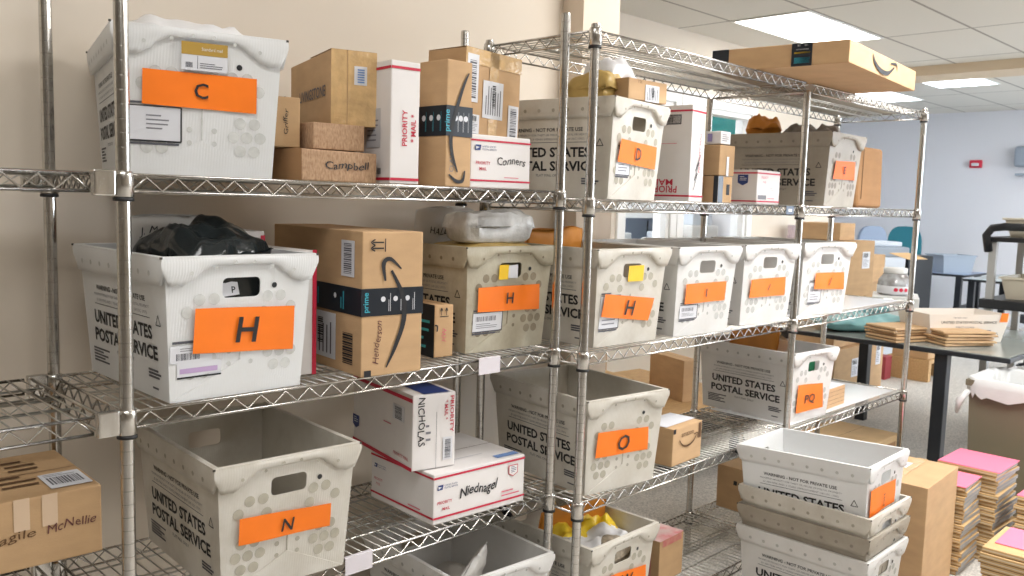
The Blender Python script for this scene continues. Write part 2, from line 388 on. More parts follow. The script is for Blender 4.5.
# ------------------------------------------------------------------ cartons
def carton(name,loc,rz,w,d,h,M,label,cat='cardboard box',group=None,decs=(),bev=.003,jit=.0015,tape=None,rx=0,ry=0,seam=True):
    """loc = front-left-bottom corner. faces F L T R B(ack). decs: tuples"""
    e=empty(name,loc,rz,label,cat,group,rx,ry)
    FR={'F':(Frame((0,0,0),(1,0,0),(0,0,1)),w,h),'L':(Frame((0,d,0),(0,-1,0),(0,0,1)),d,h),'T':(Frame((0,0,h),(1,0,0),(0,1,0)),w,d),
        'R':(Frame((w,0,0),(0,1,0),(0,0,1)),d,h),'B':(Frame((w,d,0),(-1,0,0),(0,0,1)),w,h),'U':(Frame((0,d,0),(1,0,0),(0,-1,0)),w,d)}
    mb=MB(); mb.bbox((0,0,0),(w,d,h),M,bev,jit)
    if seam:
        F,a,b=FR['T']; 
        if a>=b: mb.rect(F,.004,b/2-.001,a-.004,b/2+.001,SEAM,.0003)
        else: mb.rect(F,a/2-.001,.004,a/2+.001,b-.004,SEAM,.0003)
    parts=[]
    for dcc in decs:
        fc,kind=dcc[0],dcc[1]; F,a,b=FR[fc[0]]
        if kind=='rect': _,_,u0,v0,u1,v1,m=dcc; mb.rect(F,u0*a,v0*b,u1*a,v1*b,m)
        elif kind=='text':
            _,_,s_,u,v,hh,m=dcc[:7]; kw=dcc[7] if len(dcc)>7 else {}
            kw=dict(kw); 
            if 'w' in kw: kw['w']*=a
            mb.text(F,s_,u*a,v*b,hh,m,**kw)
        elif kind=='stroke': _,_,pts,ws,m=dcc; mb.stroke(F,[(x*a,y*b) for x,y in pts],ws,m,.0020)
        elif kind=='barcode': _,_,u0,v0,u1,v1,vert=dcc; barcode(mb,F,u0*a,v0*b,u1*a,v1*b,INK,vert)
        elif kind=='lines': _,_,u0,v0,u1,v1,n,m=dcc; lines(mb,F,u0*a,v0*b,u1*a,v1*b,n,m)
        elif kind=='shield':
            _,_,u,v,s_,fill=dcc; u*=a; v*=b; P_=[(u-s_,v+s_*.9),(u-s_,v-s_*.5),(u,v-s_),(u+s_,v-s_*.5),(u+s_,v+s_*.9)]
            mb.poly(F,P_,BLUE if fill else RED,.0012)
            if not fill: mb.poly(F,[(u+(x-u)*.86,v+(y-v)*.86) for x,y in P_],PRIO,.0016); lines(mb,F,u-s_*.5,v-s_*.4,u+s_*.7,v+s_*.7,4,BLUE,.0019)
            else: lines(mb,F,u-s_*.6,v-s_*.2,u+s_*.8,v+s_*.7,3,LABEL,.0016)
        elif kind=='eagle':
            _,_,u,v,s_=dcc; u*=a; v*=b
            mb.poly(F,[(u,v),(u+s_*1.3,v),(u+s_*1.5,v+s_),(u+s_*.2,v+s_)],BLUE,.0012)
            mb.poly(F,[(u+s_*.2,v+s_*.75),(u+s_*1.1,v+s_*.55),(u+s_*.3,v+s_*.2)],LABEL,.0016)
            mb.text(F,'UNITED STATES',u+s_*1.8,v+s_*.6,s_*.32,BLUE,align='l'); mb.text(F,'POSTAL SERVICE',u+s_*1.8,v+s_*.08,s_*.32,BLUE,align='l')
        elif kind=='band':  # black printed tape around front and left
            _,_,v0,v1,m=dcc; parts.append(('band',fc,v0,v1,m))
        elif kind in('label','tape'): parts.append(dcc)
    mb.build('carton_body',e)
    for dcc in parts:
        if dcc[0]=='band':
            _,fc,v0,v1,m=dcc; pm=MB()
            for f in ('F','L','R'):
                F,a,b=FR[f]; 
                if f in fc: pm.slab(F,[(-.0012,v0*h),(a+.0012,v0*h),(a+.0012,v1*h),(-.0012,v1*h)],.0009,m,.0004)
            hh=(v1-v0)*h
            F,a,b=FR['F']; c=(v0+v1)/2*h
            if 'F' in fc:
                pm.text(F,'prime',a*.10,c,hh*.22,CYAN,rot=PI/2,bold=.01,o=.0022)
                for q in range(3): pm.disc(F,a*(.34+.2*q),c+hh*.1,hh*.1,LABEL,.0018,10); lines(pm,F,a*(.42+.2*q),c-hh*.35,a*(.47+.2*q),c+hh*.35,2,LABEL,.0018,vert=True)
            F,a,b=FR['L']
            if 'L' in fc:
                for q in range(3): pm.disc(F,a*(.2+.27*q),c+hh*.1,hh*.1,LABEL,.0018,10); lines(pm,F,a*(.25+.27*q),c-hh*.35,a*(.3+.27*q),c+hh*.35,2,CYAN,.0018,vert=True)
            o=pm.build('printed_tape',e); o['label']='black printed tape'
        elif dcc[1]=='label':
            _,_,u0,v0,u1,v1,kind=dcc; F,a,b=FR[dcc[0]]; u0*=a;u1*=a;v0*=b;v1*=b; pm=MB()
            pm.slab(F,[(u0,v0),(u1,v0),(u1,v1),(u0,v1)],.0006,LABEL,.0008)
            dw,dh=u1-u0,v1-v0
            if kind=='bars_v': barcode(pm,F,u0+dw*.2,v0+dh*.08,u1-dw*.2,v1-dh*.08,FADED,True,20,o=.0018)
            elif kind=='bars_h': barcode(pm,F,u0+dw*.1,v0+dh*.2,u1-dw*.1,v0+dh*.7,FADED,False,16,o=.0018); lines(pm,F,u0+dw*.1,v0+dh*.75,u1-dw*.1,v1-dh*.05,2,GREY,.0018)
            elif kind=='addr_v': lines(pm,F,u0+dw*.1,v0+dh*.1,u1-dw*.08,v1-dh*.08,7,FADED,.0018,vert=True); barcode(pm,F,u0+dw*.45,v0+dh*.3,u0+dw*.62,v1-dh*.1,INK,True,16,o=.0022)
            elif kind=='addr': lines(pm,F,u0+dw*.1,v0+dh*.1,u1-dw*.08,v0+dh*.6,6,GREY,.0018); barcode(pm,F,u0+dw*.12,v0+dh*.66,u0+dw*.75,v1-dh*.08,INK,False,18,o=.0018)
            elif kind=='blue': 
                for q in range(6): pm.rect(F,u0+dw*.25,v0+dh*(.12+.13*q),u1-dw*.2,v0+dh*(.2+.13*q),mat('pale_blue_print',(110,140,190),.5),.0018)
            pm.build('shipping_label',e)
        elif dcc[1]=='tape':
            _,_,u0,v0,u1,v1=dcc[:6]; m=dcc[6] if len(dcc)>6 else CLEARTAPE; F,a,b=FR[dcc[0]]; pm=MB()
            pm.slab(F,[(u0*a,v0*b),(u1*a,v0*b),(u1*a,v1*b),(u0*a,v1*b)],.0004,m,.0004); o=pm.build('packing_tape',e)
    return e
def crumple(name,loc,rz,w,d,h,M,label,cat,seed=0,amp=.25,fr=14,group=None,rx=0,ry=0,n=26,decs=None,corner=.55,ridge=True):
    """closed pillow-shaped bag, w x d x h, origin at base centre"""
    vs=[];fs=[]
    def pt(u,v,top):
        e=(1-abs(u)**4)*(1-abs(v)**4); th=max(0,e)**corner*h/2
        x,y=u*w/2*(1-.05*abs(v)**3),v*d/2*(1-.05*abs(u)**3)
        q=Vector((x*fr+seed*3.1,y*fr+seed,(1 if top else -1)*2.+seed*.7)); nn=noise.noise(q)+.5*noise.noise(q*2.3)
        if ridge: nn+= .8*(.3-abs(noise.noise(q*1.4+Vector((5,5,5)))))
        z=h/2+(th*(1+amp*nn) if top else -th*(1+amp*nn*.4))+(.12*h*nn*(1-e))
        x+=.012*noise.noise(q*.6+Vector((9,0,0))); y+=.012*noise.noise(q*.6+Vector((0,9,0)))
        return (x,y,max(z,0.0))
    for top in (1,0):
        for i in range(n+1):
            for j in range(n+1): vs.append(pt(-1+2*i/n,-1+2*j/n,top))
    m=n+1; o=m*m
    for i in range(n):
        for j in range(n):
            a=i*m+j; fs.append((a,a+m,a+m+1,a+1)); fs.append((o+a,o+a+1,o+a+m+1,o+a+m))
    for i in range(n):
        for a,b in ((i*m,(i+1)*m),((i+1)*m+n,i*m+n),(i+1,i),(n*m+i,n*m+i+1)): fs.append((a,b,o+b,o+a))
    mb=MB(); mb.add(vs,fs,M,True)
    if decs: decs(mb)
    ob=mb.build(name); return place(ob,loc,rz,label,cat,group,rx,ry)
# ------------------------------------------------------------------ wire shelving
def post_mesh(h):
    mb=MB(); prof=[(.0085,0),(.0125,.002)]; z=.03
    while z<h-.02:
        prof+=[(.0127,z),(.0119,z+.0004),(.0119,z+.0013),(.0127,z+.0017)]; z+=.0254
    prof+=[(.0127,h-.004),(.0115,h)]
    mb.lathe(prof,CHROME,28); mb.sm=[False]*len(mb.sm); return mb.build('post')
def shelf_parts(L,D,parent,z,sleeves,hooks=()):
    """one wire shelf as a part with its sub-parts"""
    g=.022
    mb=MB()
    n=int(L/.0262)
    for i in range(n+1):
        x=g+(L-2*g)*i/n; mb.tube([(x,-.001,-.002),(x,D+.001,-.002)],.0017,ZINC,5)
    for y in (.10,D*.5-.012,D*.5+.012,D-.10): mb.tube([(.006,y,-.006),(L-.006,y,-.006)],.0026,ZINC,6)
    mb.tube([(.006,D*.5,-.03),(L-.006,D*.5,-.03)],.0026,ZINC,6)
    zz=[]; k=int(L/.03)
    for i in range(k+1): zz.append((.01+(L-.02)*i/k,D*.5,(-.009 if i%2 else -.029)))
    mb.tube(zz,.0015,ZINC,5)
    sh=mb.build('wire_shelf_mat',parent); sh.location=(0,0,z)
    def truss(p0,p1):
        p0,p1=Vector(p0),Vector(p1); d=(p1-p0); l=d.length; d.normalize(); t=MB()
        a,b=p0+d*.014,p1-d*.014
        t.tube([a+Vector((0,0,-.004)),b+Vector((0,0,-.004))],.0033,CHROME,8); t.tube([a+Vector((0,0,-.035)),b+Vector((0,0,-.035))],.0031,CHROME,8)
        k=2*int(l/.056); zz=[]
        for i in range(k+1):
            c=a+d*((l-.028)*i/k); zt,zb=-.0075,-.0325; 
            zz.append(c+Vector((0,0,zt if i%2 else zb)))
        t.tube(zz,.0021,CHROME,6)
        o=t.build('truss_edge',sh); return o
    truss((0,0,0),(L,0,0)); truss((0,D,0),(L,D,0)); truss((0,0,0),(0,D,0)); truss((L,0,0),(L,D,0))
    for (x,y) in sleeves:
        t=MB(); t.lathe([(.0165,-.045),(.0185,-.043),(.0175,-.004),(.016,.002),(.0128,.0025)],CHROME,18,(x,y,0)); 
        t.build('corner_sleeve',sh)
        t=MB(); t.lathe([(.0135,-.052),(.0182,-.0515),(.0182,-.0455),(.0135,-.045)],COLLAR,18,(x,y,0)); t.build('sleeve_clip',sh)
    for (x,y,sx) in hooks:
        t=MB(); t.bbox((x-.019,y-.010,-.043),(x+.019,y+.008,.004),CHROME,.003); t.bbox((x+sx*.019-.004,y-.006,-.040),(x+sx*.019+.010,y+.004,-.002),CHROME,.002)
        t.build('joining_hook',sh)
    return sh
FLOOR=-1.43
def unit(loc,rz,L,D,tops,levels,label,posts,hooks=(),skip=()):
    e=empty('wire_shelving_unit',(loc[0],loc[1],FLOOR),rz,label,'shelving unit')
    for (x,y),tp in zip(posts,tops):
        p=post_mesh(tp-FLOOR); p.parent=e; p.location=(x,y,0)
    for i,z in enumerate(levels):
        sl=[pp for pp in posts if (i,pp) not in skip]
        shelf_parts(L,D,e,z-FLOOR,sl,hooks)
    return e
X1,Y1,L1,D1=.6123,1.6204,1.1737,.41
LA,LB,LC,LD=.0291,-.4099,-.8291,-1.26
X2,Y2,R2,L2,D2,L3=1.8205,1.544,.41,1.2172,.41,1.1504
LT,MA,MBz,MC,MD=.4609,.0114,-.4153,-.8427,-1.275
PT=.505
c4=lambda L,D:[(0,0),(L,0),(0,D),(L,D)]
unit((X1,Y1),0,L1,D1,[.55,.505,.55,.505],[LA,LB,LC,LD],'chrome wire shelving unit holding the C, H and N tubs',c4(L1,D1))
unit((X1-1.225,Y1),0,1.18,D1,[.55,.55],[LA,LB,LC,LD],'chrome wire shelving unit cut off by the picture edge, holding taped brown cartons',[(0,0),(0,D1)],hooks=[(1.19,0,1),(1.19,D1,1)])
unit((X2,Y2),R2,L2,D2,[.474,.43,.474,.43],[LT,MA,MBz,MC,MD],'chrome wire shelving unit in the middle, holding the D, O and W tubs',c4(L2,D2),skip=[(0,(L2,0)),(0,(L2,D2))])
c_,s_=math.cos(R(R2)),math.sin(R(R2))
U3=(X2+L2*c_,Y2+L2*s_)
unit((U3[0]+.030,U3[1]),R2,L3-.03,D2,[.474,.474],[LT,MA,MBz,MC,MD],'chrome wire shelving unit at the far end, holding the jar and the PQ tub',[(L3-.03,0),(L3-.03,D2)],hooks=[])
def clip(x,y,z,label):
    mb=MB(); m=mat('clear_label_holder',(214,208,214),.25); mb.bbox((-.038,-.006,-.040),(.038,-.0045,.002),m,.0005,0,1); mb.bbox((-.038,-.006,.001),(.038,.004,.0028),m,.0005,0,1)
    return place(mb.build('shelf_tag_holder'),(x,y-.002,z),0,label,'tag holder')
clip(1.53,Y1,LB,'clear plastic tag holder clipped to the shelf edge under the old H tub')
clip(1.13,Y1,LC,'clear plastic tag holder clipped to the shelf edge beside the N tub')
mbx=MB(); mbx.bbox((-.028,-.006,-.034),(.028,-.0045,-.004),mat('blue_grey_tag',(70,84,104),.4),.0005,0,1); mbx.rect(Frame((-.028,-.0062,-.034),(1,0,0),(0,0,1)),.016,.01,.04,.02,LABEL,.0005)
place(mbx.build('shelf_tag'),(2.95,1.552,MA),0,'small blue-grey tag on the shelf edge under the flat rate carton','shelf tag')
# ------------------------------------------------------------------ tubs
tub((.85,1.905,LA),-14,T_BLUE,'clean white mail tub with an orange sign reading C, full of white plastic',[(-.112,.203),(.106,.202),(.106,.132),(-.113,.136)],'C',letter_h=.03,holder=(-.135,.066,-.040,.133,'pouch'),sticker=(-.042,.208,.046,.262,'gold'),handle=False)
tub((.837,1.830,LB),.4,T_BLUE,'white mail tub with a large bold H on its orange sign, black bag inside',[(-.099,.184),(.118,.176),(.118,.083),(-.102,.095)],'H',letter_h=.052,letter_kw=dict(bold=.015,shear=.08),holder=(-.145,.078,-.06,.112,'barcode'))
tub((1.670,1.899,LB),-1.5,T_DIRTY,'dirty beige mail tub with a thin H sign, bubble mailer sticking out',[(-.118,.177),(.11,.178),(.115,.106),(-.114,.111)],'H',letter_h=.030,holder=(-.125,.056,-.02,.108,'plain'),sticker=(-.046,.196,-.012,.236,'yw'))
tub((2.058,1.780,MBz),-1.9,T_GREY,'worn grey mail tub with an H on a skewed orange sign and a yellow tag',[(-.119,.156),(.11,.132),(.089,.064),(-.127,.09)],'H',letter_h=.045,letter_kw=dict(bold=.01,shear=.12),holder=(-.13,.052,-.045,.15,'plain'),sticker=(-.022,.188,.048,.235,'y'))
tub((2.434,1.760,MBz),-3.3,T_WHITE,'white mail tub with a thin I on its orange sign, beside the worn H tub',[(-.111,.168),(.104,.17),(.103,.106),(-.109,.104)],'I',letter_h=.026,letter_kw=dict(bold=.03),holder=(-.125,.055,-.035,.10,'plain'))
tub((2.862,1.769,MBz),-5.4,T_WHITE,'white mail tub with a tiny slanted I on its orange sign, middle of three alike',[(-.111,.163),(.097,.167),(.102,.099),(-.112,.099)],'I',letter_h=.022,letter_kw=dict(shear=.5,bold=.03))
tub((3.330,1.770,MBz),-9.2,T_WHITE,'white mail tub with a small J on its orange sign, just behind the middle post',[(-.074,.168),(.113,.167),(.124,.097),(-.072,.104)],'J',letter_h=.022,letter_kw=dict(shear=.3,bold=.03),holder=(-.10,.05,-.02,.13,'plain'))
tub((.942,1.805,LC),-2.5,T_GREY,'empty white mail tub with an orange sign reading N',[(-.112,.169),(.1,.157),(.099,.105),(-.112,.111)],'N',letter_h=.028,letter_kw=dict(shear=.15))
tub((2.044,1.753,MC),-6.8,T_GREY,'empty yellowed mail tub with an orange sign reading O',[(-.116,.186),(.094,.176),(.099,.104),(-.118,.11)],'O',letter_h=.046,letter_kw=dict(bold=.01,shear=.15),handle=False)
tub((3.285,1.788,MC),-3.8,T_WHITE,'white mail tub with an orange sign reading PQ, long printed side showing',[(-.11,.156),(.076,.144),(.099,.04),(-.103,.04)],'PQ',letter_h=.034,letter_kw=dict(w=.075))
tub((2.044,1.796,MA),9.0,T_GREY,'worn mail tub with an orange sign reading D, small labelled carton on top',[(-.109,.172),(.114,.161),(.114,.094),(-.116,.107)],'D',letter_h=.036,holder=(-.115,.07,-.035,.145,'plain'))
tub((3.371,1.767,MA),2.5,T_TAN,'aged grey-tan mail tub on the upper shelf with a coral sign reading E',[(-.098,.177),(.092,.182),(.105,.109),(-.103,.108)],'E',letter_h=.028,letter_kw=dict(bold=.03),smat=ORANGE2,handle=False)
tub((2.032,1.758,MD),1.2,T_GREY,'white mail tub on the bottom shelf with an orange sign reading W',[(-.098,.178),(.12,.158),(.126,.095),(-.092,.12)],'W',letter_h=.04,letter_kw=dict(shear=.1))
tub((1.597,1.802,LD),-3,T_WHITE,'white mail tub on the bottom shelf with a crumpled white mailer inside')
# nested stack on the floor
sg='nested mail tubs stacked on the floor'
NX,NY=2.825,1.292
FZ=FLOOR+.043
tub((NX,NY,FZ),1,T_WHITE,'mail tub at the bottom of the nested floor stack',group=sg)
tub((NX,NY,FZ+.075),1,T_TAN,'tan-stained mail tub second from the bottom of the floor stack',group=sg,handle=False)
tub((NX,NY,FZ+.142),1,T_GREY,'dull mail tub third from the bottom of the floor stack',group=sg)
tub((NX+.004,NY+.006,FZ+.292),1.8,T_BLUE,'topmost mail tub of the floor stack with an orange sign on its end',[(-.140,.205),(.075,.200),(.080,.120),(-.130,.115)],'HCI',letter_h=.014,letter_kw=dict(w=.04,rot=-PI/2),smat=ORANGE,group=sg,rx=-2.6)
e=empty('low_dolly',(NX,NY,FLOOR),1,'low black dolly under the nested floor stack','dolly')
mb=MB(); mb.bbox((-.16,-.22,.022),(.16,.22,.042),COLLAR,.004); mb.build('dolly_deck',e)
for x in (-.12,.12):
    for y in (-.18,.18): mb=MB(); mb.tube([(x-.008,y,.011),(x+.008,y,.011)],.011,COLLAR,10); mb.build('caster',e)
# clear plastic liners lying on the end unit
LINER=mat('shelf_liner',(222,224,226),.14)
for z_,lb in ((MC,'glossy clear-white plastic liner on the shelf beside the PQ tub'),(MBz,'glossy clear-white plastic liner on the shelf under the tub marked J')):
    mb=MB(); mb.bbox((.07,.03,-.0006),(L3-.05,D2-.03,.0008),LINER,.0003,0,1); place(mb.build('shelf_liner'),(U3[0],U3[1],z_),R2,lb,'shelf liner')
# ------------------------------------------------------------------ cartons and mail on the shelves
POLYW=mat('white_poly',(226,226,228),.32,bump=.5,bscale=30)
POLYB=mat('black_poly',(30,36,38),.16,bump=.4,bscale=30)
BUBBLE=mat('bubble_wrap',(240,241,242),.22,rgb2=(216,217,216),nscale=30,bump=.6,bscale=110)
GOLD=mat('gold_mailer',(206,176,106),.45,rgb2=(180,150,86),nscale=20,bump=.3,bscale=60)
KRAFTO=mat('orange_kraft',(214,140,52),.6,noise_amt=.06,nscale=12)
MAILW=mat('off_white_mailer',(206,202,196),.5,bump=.4,bscale=40)
YBAG=mat('yellow_poly',(236,206,40),.35,rgb2=(226,190,60),nscale=18,bump=.5,bscale=50)
HAND=dict(shear=.2,jitter=.12)
UP=[('stroke',[(.0,0),(0,.06)],.002,INK)]
def prio_bands(fc,lo=.05,hi=.90,t=.035,m=RED): return [(f,'rect',0,lo,1,lo+t,m) for f in fc]+[(f,'rect',0,hi,1,hi+t,m) for f in fc]
# upper left shelf
carton('parcel_box',(1.014,1.680,LA),0,.200,.25,.070,CORR,'low corrugated box with Campbell handwritten on it',decs=[('F','text','Campbell',.58,.42,.017,INK,dict(HAND,w=.58,bold=.004)),('L','rect',0,0,1,1,CARD3)],group='parcels on the upper left shelf')  # left face given a darker card colour to stand for its shadow
carton('parcel_box',(1.056,1.702,LA+.0715),-3,.134,.15,.060,CORR,'small ribbed brown box lying on the Campbell box',group='parcels on the upper left shelf',seam=False)
carton('parcel_box',(.978,1.745,LA+.0715),-12,.066,.15,.112,CARD2,'narrow brown box with upright handwriting between the C tub and the taped box',decs=[('F','text','Griffer',.55,.5,.010,INK,dict(HAND,rot=PI/2,w=.85))],group='parcels on the upper left shelf')
carton('parcel_box',(1.131,1.748,LA+.1325),-16,.110,.36,.172,CARD,'brown box wrapped in shiny clear tape, LIVINGSTONE on its side',decs=[('L','text','LIVINGSTONE',.58,.40,.026,FADED,dict(w=.62,bold=.012,o=.0022)),('F','tape',0,.0,.34,1.0),('F','tape',.36,.0,1,1.0),('T','tape',0,0,1,.5),('F','label',.50,.55,.78,.80,'blue')],group='parcels on the upper left shelf')
carton('priority_box',(1.229,1.650,LA),-5.9,.079,.15,.285,PRIO,'tall white mailing box with red PRIORITY MAIL running up its front',cat='mailing box',seam=False,
 decs=prio_bands('FL',.03,.93,.022)+[('F','text','PRIORITY',.56,.46,.0135,RED,dict(rot=PI/2,w=1.05,bold=.015)),('F','text','* MAIL *',.86,.46,.0135,RED,dict(rot=PI/2,w=.82,bold=.015)),('L','rect',.25,.30,.70,.62,mat('pale_grey_print',(190,190,194),.5)),('L','barcode',.3,.08,.75,.13,False),('L','lines',.3,.34,.66,.58,6,GREY)])
SMILE_F=[('F','stroke',[(.83,.91),(.62,.80),(.35,.60),(.18,.42),(.22,.27),(.45,.115)],[.003,.008,.011,.012,.010,.004],INK),('F','stroke',[(.12,.095),(.40,.045),(.66,.05),(.74,.13)],[.004,.009,.009,.004],INK)]
carton('tall_parcel_box',(1.391,1.643,LA),.6,.084,.105,.307,CARD,'tall brown box with a curved black arrow and black tape round its middle',decs=SMILE_F+[('FL','band',.40,.64,BTAPE),('F','text','CLAW',.30,.20,.013,GREY,dict(rot=PI/2))],seam=False)
carton('priority_box',(1.490,1.662,LA),-4,.204,.20,.136,PRIO,'white mailing box with Conners handwritten on its front',cat='mailing box',
 decs=prio_bands('FL',.12,.87,.035)+[('F','eagle',.06,.70,.014),('F','text','PRIORITY',.20,.44,.008,RED,dict(bold=.01)),('F','text','MAIL',.20,.33,.008,RED,dict(bold=.01)),('F','text','Conners',.66,.46,.021,INK,dict(HAND,w=.48)),('F','lines',.55,.19,.95,.23,1,PINKP)])
carton('parcel_box',(1.500,1.705,LA+.1375),5,.222,.14,.222,CARD,'brown box covered in clear tape and white labels above the Conners box',
 decs=[('F','tape',0,.82,1,1),('T','tape',0,0,1,1),('F','tape',.42,0,.58,1),('F','label',.03,.38,.22,.93,'bars_v'),('F','label',.31,.22,.67,.66,'addr_v'),('F','label',.78,.0,.97,.42,'bars_v'),('F','label',.06,.02,.26,.24,'addr'),('F','rect',.14,.0,.24,.05,BLUE)],tape=True,ry=1.5)
crumple('poly_bag',(.870,1.925,LA+.158),-14,.28,.37,.165,POLYW,'crumpled clear-white plastic bag bulging out of the C tub','plastic bag',3,amp=.28,fr=9,corner=.3)
# H tub contents
crumple('poly_bag',(.845,1.80,LB+.215),3,.205,.29,.125,POLYB,'shiny black plastic mailing bag in the large H tub','plastic bag',5,amp=.5,fr=11,ry=-9)
def wr(txt,u,v,h,M=INK,w=None,rot=0): 
    def f(mb): mb.text(Frame((0,0,0),(1,0,0),(0,0,1)),txt,u,v,h,M,w=w,shear=.15,jitter=.15,rot=rot)
    return f
def upright(name,loc,rz,w,h,t,M,label,cat,seed,txt=None,rx=8,amp=.4,**k):
    """flat mailer standing on its edge; local x width, z up"""
    ob=crumple(name,(0,0,0),0,w,h,t,M,label,cat,seed,amp=amp,**k)
    me=ob.data; me.transform(Matrix.Translation((0,0,h/2))@Matrix.Rotation(R(90),4,'X')); me.update()
    if txt:
        mb=MB(); F=Frame((0,-t-.002,0),(1,0,0),(0,0,1)); mb.text(F,txt[0],txt[1]*w,txt[2]*h,txt[3],txt[4] if len(txt)>4 else INK,shear=.15,jitter=.15,rot=txt[5] if len(txt)>5 else 0)
        o=mb.build('handwriting',ob)
    return place(ob,loc,rz,label,cat,rx=rx)
ob=upright('poly_mailer',(.845,1.640,LB+.10),0,.22,.165,.018,POLYB,'black plastic mailer showing through the handle hole of the large H tub','mailer',9,rx=-6,amp=.2)
mb=MB(); F=Frame((0,-.020,.098),(1,0,0),(0,.12,1)); mb.slab(F,[(-.045,0),(-.002,.004),(-.004,.034),(-.030,.028),(-.045,.030)],.0006,LABEL); mb.text(F,'P',-.014,.008,.013,INK,bold=.02,o=.0012); mb.build('shipping_label',ob)
upright('paper_mailer',(.822,1.945,LB+.10),-2,.215,.262,.03,MAILW,'off-white mailer with handwriting standing behind the black bag','mailer',8,('J. McMICKISON',.02,.84,.017,INK))
carton('priority_box',(.885,1.800,LB+.10),-3,.105,.19,.225,PRIO,'white mailing box with red corners inside the large H tub',cat='mailing box',decs=[('L','rect',0,.88,1,1,RED),('F','rect',0,.62,.12,.92,RED),('F','rect',.9,.62,1,.95,RED)],seam=False)
carton('priority_box',(1.020,1.705,LB),2,.050,.28,.285,PRIO,'narrow white mailing box with a red edge beside the large brown box',cat='mailing box',decs=[('F','rect',.78,0,1,1,RED),('R','rect',0,0,.04,1,RED)],seam=False)
# large box with black tape
carton('large_parcel_box',(1.124,1.607,LB),-5,.163,.46,.331,CARD,'large brown box with a black arrow, black tape band and Henderson written on it',
 decs=[('F','stroke',[(.40,.055),(.55,.20),(.68,.38),(.66,.55),(.47,.73)],[.003,.010,.013,.012,.006],INK),('F','stroke',[(.37,.66),(.34,.78),(.45,.81),(.63,.74)],[.005,.011,.009,.003],INK),
  ('FL','band',.42,.61,BTAPE),('F','text','Henderson',.30,.23,.017,mat('brown_ink',(96,52,48),.6),dict(HAND,rot=PI/2-.12,w=.60)),
  ('F','stroke',[(.16,.925),(.34,.925)],.003,INK),('F','stroke',[(.16,.885),(.34,.885)],.003,INK),('F','rect',.36,.86,.375,.95,INK),('F','stroke',[(.20,.945),(.14,.925),(.20,.905)],.003,INK),('F','stroke',[(.20,.905),(.14,.885),(.20,.865)],.003,INK),
  ('F','rect',.05,.0,.16,.045,INK),('L','label',.80,.68,.93,.93,'bars_v'),('L','label',.40,.07,.745,.40,'addr_v'),('L','barcode',.82,.07,.92,.29,True)])
carton('parcel_box',(1.414,1.700,LB),-6,.060,.13,.137,CARD,'small brown box with black tape squeezed between the large box and the old H tub',
 decs=[('L','rect',0,0,1,1,BTAPE),('L','lines',.1,.1,.9,.9,5,CYAN),('F','stroke',[(.34,.80),(.34,.93)],.002,INK),('F','stroke',[(.60,.80),(.60,.93)],.002,INK),('F','stroke',[(.28,.88),(.34,.94),(.40,.88)],.002,INK),('F','stroke',[(.54,.88),(.60,.94),(.66,.88)],.002,INK),('F','rect',.28,.77,.72,.785,INK),('F','stroke',[(0,.62),(.14,.60),(.12,.5)],.004,INK),('F','text','HW',.62,.42,.014,PINKP,dict(HAND,rot=PI/2))])
crumple('bubble_mailer',(1.668,1.80,LB+.232),-2,.27,.20,.060,GOLD,'gold padded envelope lying across the top of the old H tub','padded envelope',11,amp=.12,fr=8,corner=.3)
crumple('bubble_wrapped_parcel',(1.664,1.775,LB+.288),-3,.25,.12,.090,BUBBLE,'clear bubble-wrapped parcel on the gold envelope in the old H tub','wrapped parcel',12,amp=.22,fr=12,corner=.16)
upright('poly_mailer',(1.625,1.965,LB+.13),0,.215,.255,.03,MAILW,'translucent mailer with black writing standing behind the bubble-wrapped parcel','mailer',14,('HALLUM',-.05,.72,.02,INK))
upright('padded_envelope',(2.085,1.945,MBz+.10),0,.27,.235,.025,KRAFTO,'orange kraft envelope standing at the back of the worn H tub','padded envelope',15)
upright('padded_envelope',(1.86,2.055,LB),0,.22,.335,.02,KRAFTO,'orange kraft envelope leaning upright behind the old dirty H tub','padded envelope',16,rx=-3)
# level C
carton('priority_box',(1.372,1.639,LC),-2.5,.314,.285,.134,PRIO,'white mailing box with Niednagel handwritten on its front',cat='mailing box',
 decs=prio_bands('FL',.12,.90,.04)+[('F','eagle',.035,.68,.013),('F','text','PRIORITY',.115,.40,.008,RED,dict(bold=.01)),('F','text','MAIL',.13,.27,.008,RED,dict(bold=.01)),('F','text','Niednagel',.47,.44,.026,INK,dict(HAND,w=.40,bold=.012)),('F','shield',.86,.72,.017,False),('F','lines',.73,.20,.95,.36,2,PINKP),
  ('L','eagle',.06,.68,.011),('L','text','PRIORITY',.13,.42,.007,RED),('L','text','MAIL',.13,.32,.007,RED),('L','lines',.62,.18,.93,.25,1,PINKP),('T','rect',.0,.25,.7,.262,mat('pale_grey_print',(190,190,194),.5)),('T','rect',.30,.40,.44,.52,FADED),('T','rect',.72,.05,.97,.13,mat('pale_blue_print',(110,140,190),.5))])
